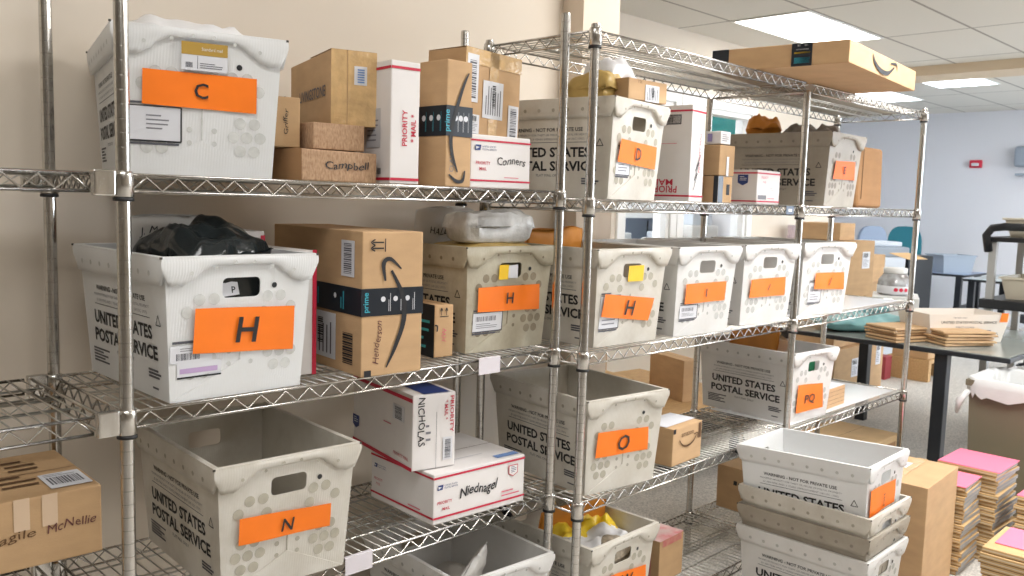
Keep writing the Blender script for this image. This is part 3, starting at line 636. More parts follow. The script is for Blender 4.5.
carton('priority_box',(1.340,1.689,LC+.1355),-9.7,.128,.350,.198,PRIO,'white mailing box with NICHOLAS handwritten down its end, resting on another mailing box',cat='mailing box',
 decs=[('L','rect',0,.0,1,.05,RED),('L','rect',.0,.90,1,.95,RED),('F','text','NICHOLAS',.13,.64,.019,INK,dict(rot=-PI/2,w=.98,bold=.008,jitter=.08)),('F','lines',.30,.35,.42,.62,3,GREY),('F','text','PRIORITY',.86,.70,.011,RED,dict(rot=-PI/2,w=.75,bold=.01)),('F','text','* MAIL *',.73,.76,.010,RED,dict(rot=-PI/2,w=.4,bold=.01)),
  ('F','rect',.54,.0,.548,.75,GREY),('F','label',.70,.10,.92,.40,'bars_v'),('L','shield',.06,.30,.020,True),('L','label',.70,.60,.88,.80,'bars_v'),('L','lines',.55,.48,.75,.52,1,PINKP),('L','text','PRIORITY MAIL',.83,.12,.009,RED),('T','rect',.25,.0,.85,.35,BLUE)],seam=False)
carton('smile_box',(2.300,1.560,MC),3.9,.186,.14,.127,CARD,'small brown box with a curved smile arrow beside the O tub',decs=[('F','stroke',[(.20,.66),(.32,.50),(.50,.45),(.68,.52),(.78,.66)],[.004,.006,.007,.006,.003],SEAM),('F','stroke',[(.70,.70),(.82,.70),(.82,.58)],.004,SEAM),('F','text','amazon',.48,.72,.018,SEAM),('F','rect',.0,.86,.08,.98,INK),('F','rect',.86,.55,.96,.95,SEAM),('T','tape',.0,.2,1,.9,LABEL)])
carton('parcel_box',(3.495,1.612,MC),2,.185,.20,.085,CARD,'stack of folded brown card with a white top beside the PQ tub',cat='folded card',decs=[('F','rect',0,.2+.2*i,1,.215+.2*i,SEAM) for i in range(4)]+[('T','rect',0,0,1,1,LABEL)],seam=False)
upright('padded_envelope',(3.25,1.86,MC+.165),62,.36,.205,.02,KRAFTO,'orange kraft envelope standing inside the PQ tub','padded envelope',21)
upright('paper_mailer',(3.31,1.80,MC+.12),55,.26,.195,.02,PAPER,'white envelope standing inside the PQ tub','mailer',22)
mb=MB(); mb.bbox((-.02,-.002,0),(.02,.002,.05),mat('green_card',(40,130,90),.5),.0005,0,1); place(mb.build('green_card'),(3.312,1.60,MC+.19),-3.8,'small green card seen through the PQ tub handle','card')
# unit 2 upper
carton('parcel_box',(2.045,1.600,MA+.292),3,.205,.13,.063,CARD,'small brown carton with a white label resting on the D tub',decs=[('F','label',.42,.0,.78,.78,'addr_v'),('F','text','7 DL',.28,.80,.008,SEAM)],ry=-1)
crumple('bubble_mailer',(2.025,1.715,MA+.27),10,.12,.14,.105,GOLD,'yellow padded mailer in the D tub behind the post','padded envelope',31,amp=.4,fr=12)
crumple('poly_mailer',(2.115,1.735,MA+.285),12,.19,.13,.135,POLYW,'white plastic mailer heaped at the back of the D tub','mailer',32,amp=.5,fr=12)
carton('priority_box',(2.403,1.616,MA),9,.105,.26,.312,PRIO,'tall white mailing box standing upside down beside the D tub',cat='mailing box',seam=False,
 decs=prio_bands('FL',.05,.93,.018)+[('L','text','PRIORITY',.58,.16,.022,RED,dict(rot=PI,w=.50,bold=.015)),('L','text','MAIL',.62,.23,.020,RED,dict(rot=PI,w=.3,bold=.015)),('L','rect',.45,.80,.85,.90,FADED),('L','rect',.46,.81,.84,.89,PRIO),('L','rect',.3,.60,.8,.605,PINKP),('L','barcode',.5,.82,.75,.88,False),('F','text','PRIORITY MAIL',.72,.52,.014,PINKP,dict(rot=PI/2)),('F','stroke',[(.25,.12),(.5,.3),(.3,.22),(.6,.42),(.35,.32),(.7,.5)],.003,INK)])
carton('parcel_box',(2.555,1.605,MA),0,.090,.085,.090,CARD,'small brown box with dark tape under the other small box',decs=[('L','rect',.18,.25,.34,.75,mat('pale_brown_print',(170,120,76),.8)),('F','rect',0,0,.34,1,BTAPE),('L','rect',.80,0,1,1,BTAPE),('F','rect',.58,.3,.8,.7,INK)])
carton('parcel_box',(2.553,1.602,MA+.0905),1,.098,.092,.104,CARD2,'small plain brown box stacked between the upside-down mailer and the E tub',decs=[('F','tape',.45,.0,.6,.62,LABEL)])
carton('parcel_box',(2.560,1.606,MA+.1955),1,.065,.06,.044,PRIO,'tiny white box on top of the small brown boxes',decs=[('L','rect',.15,.2,.45,.8,mat('pale_violet_print',(150,140,190),.5)),('F','lines',.1,.2,.8,.8,4,GREY)],seam=False)
carton('priority_box',(2.758,1.575,MA),3,.180,.115,.120,PRIO,'white flat rate mailing box with a blue shield in front of the E tub',cat='mailing box',
 decs=prio_bands('FL',.06,.88,.04)+[('L','shield',.52,.70,.020,True),('F','text','PRIORITY',.30,.74,.009,PINKP),('F','text','MAIL',.30,.62,.008,PINKP),('F','rect',.05,.14,.40,.26,GREY),('F','lines',.45,.14,.92,.2,1,PINKP),('F','lines',.55,.40,.72,.50,2,mat('pale_grey_print',(190,190,194),.5))])
mb=MB(); mb.bbox((0,0,0),(.29,.05,.285),CARD3,.018,.004,3); mb.tube([(.03,-.001,.04),(.05,-.002,.27)],.0015,SEAM,4); place(mb.build('folded_card'),(3.945,1.735,MA),2,'brown rounded piece of folded cardboard standing beside the E tub','folded card',rx=-2)
crumple('padded_envelope',(3.36,1.90,MA+.27),20,.12,.14,.09,KRAFTO,'crumpled orange paper on top of the E tub','crumpled paper',41,amp=.7,fr=20,n=16)
crumple('poly_mailer',(3.42,1.72,MA+.235),20,.17,.24,.085,mat('grey_poly',(150,144,136),.4,rgb2=(110,100,92),nscale=30),'crumpled grey plastic on top of the E tub','plastic bag',42,amp=.9,fr=18,n=20)
# carton on the top shelf
carton('large_flat_carton',(2.712,1.252,LT+.001),6.5,.775,.470,.074,CARD,'large flat brown carton lying on top of the shelving with a smile arrow',
 decs=[('L','tape',.60,0,.745,1.0,BTAPE),('L','tape',.0,0,.13,1.0,BTAPE),('L','rect',.62,.12,.73,.38,CYAN),('L','rect',.62,.55,.73,.62,YELLOW),('L','rect',.63,.70,.72,.75,PAPER),('L','rect',.64,.86,.665,.95,PAPER),('L','rect',.69,.86,.715,.95,PAPER),
  ('F','stroke',[(.30,.82),(.33,.50),(.42,.25),(.53,.28),(.62,.66)],[.006,.014,.017,.014,.006],INK),('F','stroke',[(.56,.76),(.65,.84),(.67,.55)],[.005,.009,.004],INK)],rx=0)
# lower shelves
ob=upright('poly_mailer',(1.555,1.765,LD+.075),20,.24,.235,.035,MAILW,'crumpled white mailer standing at a slant in the bottom tub below the Niednagel box','mailer',51,amp=.4,rx=18); ob.rotation_euler.y=R(-20)
crumple('poly_mailer',(1.66,1.90,LD+.02),-35,.14,.24,.13,MAILW,'second folded white mailer at the back of the bottom tub','mailer',52,amp=.3,fr=7,ry=15,corner=.9)
upright('padded_envelope',(2.055,1.79,MD+.09),-12,.27,.235,.02,KRAFTO,'orange kraft envelope standing across the W tub','padded envelope',53)
crumple('poly_mailer',(2.055,1.715,MD+.165),-12,.25,.12,.105,YBAG,'yellow and white plastic mailer in the W tub','mailer',54,amp=.7,fr=18)
crumple('poly_mailer',(2.035,1.650,MD+.155),-10,.25,.11,.10,POLYW,'white plastic mailer at the front of the W tub','mailer',55,amp=.6,fr=15)
crumple('paper_parcel',(2.06,1.600,MD+.165),5,.15,.08,.085,mat('newsprint',(186,170,146),.7,rgb2=(130,122,110),nscale=60),'newspaper-wrapped parcel at the front of the W tub','wrapped parcel',56,amp=.3,fr=20)
mb=MB(); mb.tube([(0,0,0),(.02,.10,.07),(.03,.17,.11)],[.013,.013,.010],INK,10); place(mb.build('umbrella'),(1.885,1.80,MD+.20),0,'black folded umbrella sticking out of the W tub','umbrella')
carton('parcel_box',(2.350,1.625,MD),3,.150,.13,.150,CARD2,'brown box with red-stained edges beside the W tub',decs=[('L','rect',.15,.0,.75,1,mat('red_stain',(178,88,92),.7,rgb2=(190,140,120),nscale=26)),('T','rect',0,0,1,1,mat('worn_white',(206,190,184),.7,rgb2=(196,120,120),nscale=18)),('F','rect',.1,.85,.9,1,mat('red_stain',(178,88,92),.7))])
carton('parcel_box',(3.185,1.66,MD),0,.30,.27,.185,CARD2,'brown carton on the bottom shelf behind the stack of tubs',decs=[('L','rect',.3,.6,.36,.7,INK)])
# left edge boxes
carton('parcel_box',(.095,1.690,LC),-1,.290,.24,.146,CARD4,'plain light brown carton under the McNellie box')
carton('fragile_box',(.005,1.672,LC+.1465),-1.2,.575,.29,.130,CARD2,'taped brown carton marked Fragile McNellie at the left edge',
 decs=[('F','text','Fragile',.725,.42,.016,SEAM,dict(HAND,w=.15,rot=.12)),('F','text','McNellie',.905,.46,.017,mat('brown_ink',(96,52,48),.6),dict(HAND,w=.145,rot=.05)),('F','tape',.74,.55,.785,1,mat('milky_tape',(204,178,150),.3)),('F','tape',.82,.55,.865,1,mat('milky_tape',(204,178,150),.3)),('T','label',.86,.08,.985,.40,'bars_h'),('T','lines',.74,.2,.86,.5,3,SEAM),('T','lines',.80,.55,.9,.85,3,SEAM)])
# ------------------------------------------------------------------ magazines on the floor
MAGC=mat('mailer_manila',(206,172,122),.6,noise_amt=.05,nscale=10); MAGG=mat('magazine_pages',(168,166,166),.5); MAGW=mat('page_edges',(222,208,180),.7)
BPRINT=mat('navy_print',(40,52,92),.5)
def mag_mesh(w,d,t):
    mb=MB(); mb.bbox((-w/2,-d/2,0),(w/2,d/2,t),MAGC,.0015,.001,1)
    F=Frame((-w/2,-d/2,0),(1,0,0),(0,0,1)); 
    mb.rect(F,.001,t*.12,w-.001,t*.86,MAGG,.0006); mb.rect(F,.001,t*.45,w-.001,t*.55,mat('magazine_pages_dark',(120,116,112),.6),.0009)
    F=Frame((-w/2,d/2,0),(0,-1,0),(0,0,1)); mb.rect(F,.002,t*.40,d-.002,t*.60,MAGW,.0006); mb.rect(F,.002,t*.02,d-.002,t*.12,SEAM,.0006)
    return mb.build('magazine_bundle').data
def mstack(n,cx,cy,w,d,t,rz,where,pink,seed,greyside='F'):
    me=mag_mesh(w,d,t); o0=[o for o in COL.objects if o.data==me][0]; r=random.Random(seed); z=FLOOR
    for i in range(n):
        o=o0 if i==0 else o0.copy()
        if i: COL.objects.link(o)
        place(o,(cx+r.uniform(-.008,.008),cy+r.uniform(-.008,.008),z),rz+r.uniform(-3,3),'flat manila mailing '+where,'mail bundle','flats piled '+where)
        z+=t+.0004
    mb=MB(); pw,pd,px_,py_=pink
    mb.bbox((-pw/2,-pd/2,0),(pw/2,pd/2,.003),mat('pink_sheet',(255,128,158),.55),.0005,0,1)
    p=place(mb.build('pink_sheet'),(cx+px_,cy+py_,z),rz,None,'paper sheet'); return p
p=mstack(20,4.00,1.155,.27,.235,.0185,0,'in the tall pile between the trash can and the brown carton',(.275,.24,0,0),1); p['label']='bright pink paper covering the tall pile nearest the trash can'
p=mstack(19,3.715,1.215,.215,.26,.0185,2,'in the pile right against the brown carton',(.215,.26,0,0),2); p['label']='pink paper on the pile right against the brown carton'
p=mstack(16,4.00,.86,.25,.22,.0185,0,'in the low pile at the right picture edge',(.25,.22,0,0),3); p['label']='pink paper on the low pile at the right picture edge'
p=mstack(18,3.21,.715,.27,.29,.0185,2,'in the front pile at the bottom right corner',(.20,.26,.03,-.005),4); p['label']='pink paper on the front pile in the bottom right corner'
carton('tall_carton',(3.215,1.085,FLOOR),3.5,.385,.27,.445,CARD,'tall brown carton standing on the floor behind the nested tubs',decs=[('T','label',.12,.55,.38,.88,'addr'),('T','label',.52,.52,.74,.80,'addr'),('T','tape',0,.42,1,.56),('L','tape',.38,.75,.62,1),('L','rect',.5,.0,.506,1,SEAM)])
# ------------------------------------------------------------------ room shell
WALLM=mat('painted_wall',(222,211,196),.85,noise_amt=.015,nscale=3); WALLF=mat('far_wall_paint',(222,222,226),.85)
PILM=mat('pillar_paint',(232,216,198),.85); WHITE=mat('white_trim_paint',(238,238,236),.5); 
def st(o): o['kind']='structure'; return o
def slabm(name,a,b,M):
    mb=MB(); mb.box(a,b,M); return st(mb.build(name))
def carpet():
    m,nt,p=base('carpet'); N=nt.nodes; L=nt.links; tc=N.new('ShaderNodeTexCoord')
    n1=N.new('ShaderNodeTexNoise'); n1.inputs['Scale'].default_value=120; n1.inputs['Detail'].default_value=3; n2=N.new('ShaderNodeTexNoise'); n2.inputs['Scale'].default_value=2.5
    L.new(tc.outputs['Object'],n1.inputs[0]); L.new(tc.outputs['Object'],n2.inputs[0])
    rp=N.new('ShaderNodeValToRGB'); rp.color_ramp.elements[0].position=.35; rp.color_ramp.elements[1].position=.65
    rp.color_ramp.elements[0].color=(*lin((.64,.63,.61)),1); rp.color_ramp.elements[1].color=(*lin((.84,.82,.79)),1)
    L.new(n1.outputs[0],rp.inputs[0]); L.new(rp.outputs[0],p.inputs['Base Color']); p.inputs['Roughness'].default_value=.95
    b=N.new('ShaderNodeBump'); b.inputs['Strength'].default_value=.5; b.inputs['Distance'].default_value=.004; L.new(n1.outputs[0],b.inputs['Height']); L.new(b.outputs[0],p.inputs['Normal'])
    return m
slabm('floor',(-3,-3.2,FLOOR-.1),(12.5,7.2,FLOOR),carpet())
# ceiling: suspended tiles in a grid
def ceiling_mat():
    m,nt,p=base('ceiling_tiles'); N=nt.nodes; L=nt.links; tc=N.new('ShaderNodeTexCoord'); mp=N.new('ShaderNodeMapping'); mp.inputs['Location'].default_value=(-5.57,-2.86,0)
    L.new(tc.outputs['Object'],mp.inputs[0]); br=N.new('ShaderNodeTexBrick'); br.offset=0; br.inputs['Scale'].default_value=1; br.inputs['Brick Width'].default_value=1.22; br.inputs['Row Height'].default_value=.61
    br.inputs['Mortar Size'].default_value=.011; br.inputs['Mortar Smooth'].default_value=.1
    br.inputs['Color1'].default_value=(*lin((.86,.845,.81)),1); br.inputs['Color2'].default_value=(*lin((.85,.835,.80)),1); br.inputs['Mortar'].default_value=(*lin((.62,.60,.57)),1)
    L.new(mp.outputs[0],br.inputs[0]); L.new(br.outputs[0],p.inputs['Base Color']); p.inputs['Roughness'].default_value=.95
    return m
CZ=1.32
slabm('ceiling',(-3,-3.2,CZ),(12.5,7.2,CZ+.1),ceiling_mat())
slabm('wall_back',(-3,2.20,FLOOR),(2.405,2.30,CZ),WALLM)
slabm('wall_pillar',(2.407,2.10,FLOOR),(2.612,2.45,CZ),PILM)
slabm('wall_partition',(2.50,2.46,FLOOR),(2.60,3.90,CZ),WALLM)
DW=mat('bounce_damping_wall',(150,142,130),.9)  # unseen walls coloured darker to cut the light bounced onto the shelves
slabm('wall_left',(-3.1,-3.2,FLOOR),(-3,2.3,CZ),DW)
slabm('wall_front',(-3,-3.3,FLOOR),(6.5,-3.2,CZ),DW)
slabm('wall_far',(12.35,-3.2,FLOOR),(12.45,7.2,CZ),WALLF)
slabm('wall_side',(8.6,7.1,FLOOR),(12.4,7.2,CZ),WALLF)
# long wall with two glazed openings
mb=MB(); Y0,Y1_=3.91,4.03; zt,zb=.775,-.56
xs=[(2.6,4.985),(5.56,5.72),(6.68,8.3)]
for a,b in xs: mb.box((a,Y0,FLOOR),(b,Y1_,CZ),WALLM)
for a,b in ((4.985,5.56),(5.72,6.68)): mb.box((a,Y0,zt),(b,Y1_,CZ),WALLM); mb.box((a,Y0,FLOOR),(b,Y1_,zb),WALLM)
st(mb.build('wall_long'))
GLASS=bpy.data.materials.new('window_glass'); GLASS.use_nodes=True; g=GLASS.node_tree.nodes['Principled BSDF']; g.inputs['Transmission Weight'].default_value=1; g.inputs['Roughness'].default_value=.02; g.inputs['IOR'].default_value=1.1
for i,(a,b) in enumerate(((4.985,5.56),(5.72,6.68))):
    mb=MB(); f=.075
    mb.box((a-f,Y0-.02,zt),(b+f,Y0+.0,zt+.10),WHITE); mb.box((a-f,Y0-.02,zb-.10),(b+f,Y0,zb),WHITE); mb.box((a-f,Y0-.02,zb),(a,Y0,zt),WHITE); mb.box((b,Y0-.02,zb),(b+f,Y0,zt),WHITE)
    mb.box((a,Y0,zb),(a+.04,Y1_,zt),WHITE); mb.box((b-.04,Y0,zb),(b,Y1_,zt),WHITE); mb.box((a+.04,Y0,zt-.04),(b-.04,Y1_,zt),WHITE); mb.box((a+.04,Y0,zb),(b-.04,Y1_,zb+.04),WHITE)
    w=st(mb.build('window_%d'%(i+1))); mb=MB(); mb.box((a+.042,Y0+.05,zb+.042),(b-.042,Y0+.054,zt-.042),GLASS); mb.build('glass_pane',w)
# soffit beam and the room edge behind it
slabm('trim_beam',(8.30,-3.2,CZ-.085),(8.75,7.2,CZ-.001),mat('beam_paint',(214,196,170),.8))
slabm('wall_return',(8.302,4.032,FLOOR),(8.42,7.1,CZ-.09),WALLF)
slabm('wall_inner',(2.6,6.2,FLOOR),(8.3,6.3,CZ),mat('inner_room_paint',(226,228,234),.8))
# windows on the unseen front side give daylight
mb=MB(); mb.box((6.5,-3.3,FLOOR),(12.4,-3.2,-.6),WALLM); mb.box((6.5,-3.3,.9),(12.4,-3.2,CZ),WALLM); st(mb.build('wall_front_window_side'))
mb=MB(); 
for x in (6.5,7.95,9.4,10.85,12.3): mb.box((x,-3.28,-.6),(x+.06,-3.22,.9),WHITE)
st(mb.build('window_3'))
# ------------------------------------------------------------------ ceiling lights
PW=62
LAMP=mat('lamp_diffuser',(255,252,246),.5,emit=6.5); LAMPB=mat('cool_lamp_diffuser',(236,244,255),.5,emit=8.0)
def troffer(x,y,label,M=LAMP,w=1.22,d=.6):
    e=empty('ceiling_light',(x,y,CZ),0,label,'ceiling light','recessed ceiling lights')
    mb=MB(); t=.02
    for a,b in (((0,0),(w,t)),((0,d-t),(w,d)),((0,t),(t,d-t)),((w-t,t),(w,d-t))): mb.box((a[0],a[1],-.008),(b[0],b[1],-.001),WHITE)
    mb.build('light_frame',e); mb=MB(); mb.box((t,t,-.005),(w-t,d-t,-.002),M); o=mb.build('diffuser',e)
troffer(5.57,2.87,'long glowing ceiling light above the flat brown carton')
troffer(8.76,2.93,'glowing ceiling light beyond the beam',LAMPB,1.05)
troffer(9.75,4.02,'glowing ceiling light low behind the right end of the flat carton',LAMPB,1.0,.5)
for i,(x,y) in enumerate([(2.52,.43),(5.57,.43),(2.52,-1.9),(5.57,-1.9),(-.53,.43),(-.53,-1.9),(3.9,4.8),(6.3,4.8),(9.9,1.2),(9.9,-1.2)]):  # lamps out of view; the weak left pair added to brighten that side
    l=bpy.data.lights.new('unseen_ceiling_lamp','AREA'); l.shape='RECTANGLE'; l.size=1.18; l.size_y=.56; l.energy=PW*(.75 if x>9 else .36 if x<0 else .45 if y>4 else .52 if x>5 else 1.12); l.color=(.90,.95,1) if x>9 else (1,.985,.965)
    o=bpy.data.objects.new('unseen_ceiling_lamp',l); COL.objects.link(o); o.location=(x+.6,y+.3,CZ-.006)
# ------------------------------------------------------------------ things behind the shelving
DARK=mat('dark_metal',(30,34,40),.4); TOP=mat('glossy_table_top',(150,156,152),.12,noise_amt=.05,nscale=3); GREYP=mat('grey_plastic',(150,160,172),.45); BEIGEP=mat('beige_plastic',(206,198,180),.5)
def table(loc,w,d,h,topm,label,legs,edge=DARK,t=.028,bar=False):
    e=empty('work_table',loc,0,label,'table'); mb=MB(); mb.bbox((0,0,h-t),(w,d,h-.003),edge,.006); mb.build('table_edge',e)
    mb=MB(); mb.bbox((.012,.012,h-.004),(w-.012,d-.012,h),topm,.001,0,1); mb.build('table_top',e)
    for x,y in legs:
        mb=MB(); mb.bbox((x-.032,y-.032,0),(x+.032,y+.032,h-t),DARK,.004); mb.build('table_leg',e)
    if bar: mb=MB(); mb.bbox((.1,.1,.32),(w-.1,.14,.36),DARK,.004); mb.build('stretcher_bar',e)
    return e
TZ=-.70
table((4.70,1.255,FLOOR),1.22,1.30,FLOOR*-1-.70,TOP,'glossy grey-topped table with black legs beyond the shelving',[(.055,.33),(.055,1.2),(1.16,.08),(1.16,1.2)])
TEAL=mat('teal_poly',(130,178,180),.35,rgb2=(110,158,162),nscale=14,bump=.5,bscale=20)
crumple('poly_mailer',(5.02,2.16,TZ),-38,.50,.30,.10,TEAL,'pale teal plastic mailer on the near corner of the table','mailer',61,amp=.35,fr=7)
crumple('poly_mailer',(5.26,2.22,TZ+.07),-25,.40,.26,.085,TEAL,'second pale teal plastic mailer overlapping the first on the table','mailer',62,amp=.4,fr=8)
mb=MB(); mb.bbox((-.15,-.11,0),(.15,.11,.016),mat('kraft_brown',(196,162,122),.6,noise_amt=.05),.005,.003,2); k0=mb.build('kraft_mailer'); r=random.Random(4)
for i in range(10):
    o=k0 if i==0 else k0.copy()
    if i: COL.objects.link(o)
    g=i<5; j=i if g else i-5
    place(o,((4.87 if g else 4.98)+r.uniform(-.012,.012),(1.86 if g else 1.60)+r.uniform(-.012,.012),TZ+j*.0165),(-20 if g else -35)+r.uniform(-5,5),'flat kraft mailer '+('in the pile beside the teal mailers' if g else 'in the pile in front of the white tray'),'mailer','kraft mailers '+('beside the teal mailers' if g else 'in front of the white tray'))
mb=MB(); mb.bbox((0,0,0),(.07,.16,.05),mat('navy_box',(38,44,82),.5),.004); place(mb.build('navy_box'),(4.93,1.68,TZ),-30,'small navy box between the kraft mailer piles','box')
# white card tray
e=empty('letter_tray',(5.14,1.68,TZ+.001),-34,'white printed mail tray with an orange tag standing on the table','mail tray')
mb=MB(); w,d,h=.215,.12,.155; k=1.16; P=mat('tray_card',(222,214,204),.6)
co=[(-w,-d),(w,-d),(w,d),(-w,d)]; t=.985
vs=[(x,y,0) for x,y in co]+[(x*k,y*k,h) for x,y in co]+[(x*k*t,y*k*t,h) for x,y in co]+[(x*t,y*t,.004) for x,y in co]
fs=[(3,2,1,0)]+[(i,(i+1)%4,4+(i+1)%4,4+i) for i in range(4)]+[(4+i,4+(i+1)%4,8+(i+1)%4,8+i) for i in range(4)]+[(8+i,8+(i+1)%4,12+(i+1)%4,12+i) for i in range(4)]+[(12,13,14,15)]
mb.add(vs,fs,P); F=Frame((0,-d,0),(1,0,0),(0,-(k-1)*d,h))
mb.text(F,'UNITED STATES POSTAL SERVICE',0,.105,.014,INK,w=.34,bold=.01); mb.text(F,'FIRST-CLASS',-.02,.080,.010,FADED,w=.11); mb.rect(F,-.09,.048,.14,.070,GREY); mb.rect(F,-.14,.025,.08,.037,FADED); mb.text(F,'USPS MAIL ONLY',-.06,.134,.008,FADED)
for a in range(3):
    T_=[(.165,.03),(.195,.03),(.18,.055)]; mb.stroke(F,[T_[a],T_[(a+1)%3]],.003,FADED,sub=1)
mb.build('tray_body',e); mb=MB(); F2=Frame((w,-d*1.0,0),(0,1,0),((k-1)*w,0,h)); mb.slab(F,[(.185,.115),(.232,.115),(.232,.165),(.19,.165)],.001,ORANGE,.003); mb.build('orange_tag',e)
carton('white_box',(5.32,1.93,TZ),22,.34,.26,.19,PAPER,'white box on the table carrying the plastic jar',cat='box',seam=False)
e=empty('plastic_jar',(5.42,2.12,TZ+.191),0,'clear plastic jar with a white lid standing on the white box','jar')
mb=MB(); CLR=mat('clear_plastic',(196,200,204),.12,rgb2=(120,112,108),nscale=16); mb.lathe([(.085,0),(.097,.01),(.099,.06),(.095,.09),(.070,.125),(.062,.135)],CLR,24); mb.build('jar_body',e)
mb=MB(); mb.lathe([(.0985,.012),(.1005,.014),(.1008,.056),(.0985,.058)],LABEL,24); mb.build('jar_label',e)
for a in (3.6,3.9,4.2): 
    mb=MB(); F=Frame((.1012*math.cos(a),.1012*math.sin(a),.025),(-math.sin(a),math.cos(a),0),(0,0,1)); mb.disc(F,0,.012,.012,RED,.0006); mb.build('jar_label_print',e)
mb=MB(); mb.lathe([(.067,.132),(.069,.136),(.069,.162),(.062,.166)],PAPER,24); mb.build('jar_lid',e)
# trash can
e=empty('trash_can',(4.36,.98,FLOOR),0,'tan rectangular trash can with a white plastic liner','trash can')
TAN=mat('taupe_plastic',(116,110,92),.5); w,d,h=.40,.35,.66
def tub_like(w,d,h,k,M,t=.006):
    mb=MB(); co=[(-w/2,-d/2),(w/2,-d/2),(w/2,d/2),(-w/2,d/2)]; q=.97
    vs=[(x*k,y*k,0) for x,y in co]+[(x,y,h) for x,y in co]+[(x*q,y*q,h) for x,y in co]+[(x*k*q,y*k*q,t) for x,y in co]
    fs=[(3,2,1,0)]+[(i,(i+1)%4,4+(i+1)%4,4+i) for i in range(4)]+[(4+i,4+(i+1)%4,8+(i+1)%4,8+i) for i in range(4)]+[(8+i,8+(i+1)%4,12+(i+1)%4,12+i) for i in range(4)]+[(12,13,14,15)]
    mb.add(vs,fs,M); return mb
mb=tub_like(w,d,h,.86,TAN); mb.bbox((-w/2-.012,-d/2-.012,h-.03),(w/2+.012,-d/2,h),TAN,.003); mb.bbox((-w/2-.012,d/2,h-.03),(w/2+.012,d/2+.012,h),TAN,.003); mb.bbox((-w/2-.012,-d/2,h-.03),(-w/2,d/2,h),TAN,.003); mb.bbox((w/2,-d/2,h-.03),(w/2+.012,d/2,h),TAN,.003)
b=mb.build('can_body',e); b.location=(w/2,d/2,0)
LIN=mat('liner_plastic',(214,216,216),.3,bump=.5,bscale=25); mb=MB(); n=64; vs=[];fs=[]; r=random.Random(3)
def rr(t,o):
    a=2*PI*t; x=math.copysign(abs(math.cos(a))**.35,math.cos(a))*(w/2+o); y=math.copysign(abs(math.sin(a))**.35,math.sin(a))*(d/2+o); return x,y
prof=[(-.02,-.22),(-.016,.0),(.004,.012),(.018,.006),(.022,-.03),(.020,-.075)]
for i in range(n):
    j=[r.uniform(-.004,.004),r.uniform(-.016,.016)]
    for kx,(o,z) in enumerate(prof):
        x,y=rr(i/n,o+j[0]*(kx>1)); vs.append((x+w/2,y+d/2,h+z+j[1]*(kx==5)+(.004*math.sin(i*1.3) if kx in(1,2) else 0)))
m=len(prof)
for i in range(n):
    for k in range(m-1): a=i*m+k; b_=((i+1)%n)*m+k; fs.append((a,a+1,b_+1,b_))
mb.add(vs,fs,LIN,True); mb.tube([(-.02,d*.98,h-.05),(-.05,d+.02,h-.10),(-.045,d+.03,h-.16)],[.012,.018,.006],LIN,7); mb.build('bag_liner',e)
# cartons stacked behind the far shelving
G='cartons stacked against the long wall'
spec=[(5.85,2.66,FLOOR,.46,.45,.45,CARD2,0,'large brown carton at the bottom of the pile beyond the shelving'),(5.88,2.69,FLOOR+.452,.44,.42,.36,CARD,3,'brown carton second from the floor in the pile beyond the shelving'),(5.90,2.67,FLOOR+.814,.44,.40,.40,CARD2,-4,'brown carton third from the floor in the pile beyond the shelving'),(5.93,2.72,FLOOR+1.216,.30,.30,.12,CARD,5,'small orange-brown carton on top of the pile beyond the shelving'),
 (6.34,2.66,FLOOR,.30,.36,.55,CARD,-3,'carton at the foot of the second pile beyond the shelving'),(6.34,2.68,FLOOR+.552,.28,.34,.35,CARD2,4,'middle carton of the second pile beyond the shelving'),(6.35,2.68,FLOOR+.904,.27,.32,.20,CARD,-2,'open-flapped carton on top of the second pile beyond the shelving')]
for x,y,z,w,d,h,M,rz,lb in spec: carton('storage_carton',(x,y,z),rz,w,d,h,M,lb,group=G,decs=[('F','label',.6,.5,.85,.8,'addr')] if h>.38 else [])
mb=MB(); F=Frame((6.60,2.64,FLOOR+1.12),(1,-.3,0),(.2,-.8,-.25)); mb.slab(F,[(0,0),(.22,0),(.22,.14),(0,.14)],.004,CARD4,0); tag(mb.build('carton_flap'),'loose pale cardboard flap leaning on the second pile','cardboard flap')
# cartons by the floor further away
for x,y,w,d,h,rz,M,lb in [(6.95,2.98,.26,.34,.48,5,CARD,'tall brown carton on the floor seen under the table'),(7.40,2.92,.13,.16,.20,0,mat('red_card',(150,60,66),.7),'small red box on the floor under the table'),(7.62,2.66,.36,.30,.10,0,CARD2,'flat brown carton on the wooden block under the table')]:
    z=FLOOR if h>.12 else FLOOR+.19
    carton('storage_carton',(x,y,z),rz,w,d,h,M,lb)
WOOD=mat('raw_wood',(196,160,112),.7,rgb2=(170,134,90),nscale=14,stretch=(1,8,8))
e=empty('wooden_stand',(7.60,2.64,FLOOR),0,'small open wooden stand on the floor under the table','wooden stand')
for nm,a,b in (('board',(0,0,.155),(.42,.36,.188)),('side_panel',(0,0,0),(.06,.36,.155)),('side_panel',(.36,0,0),(.42,.36,.155))):
    mb=MB(); mb.bbox(a,b,WOOD,.003); mb.build(nm,e)
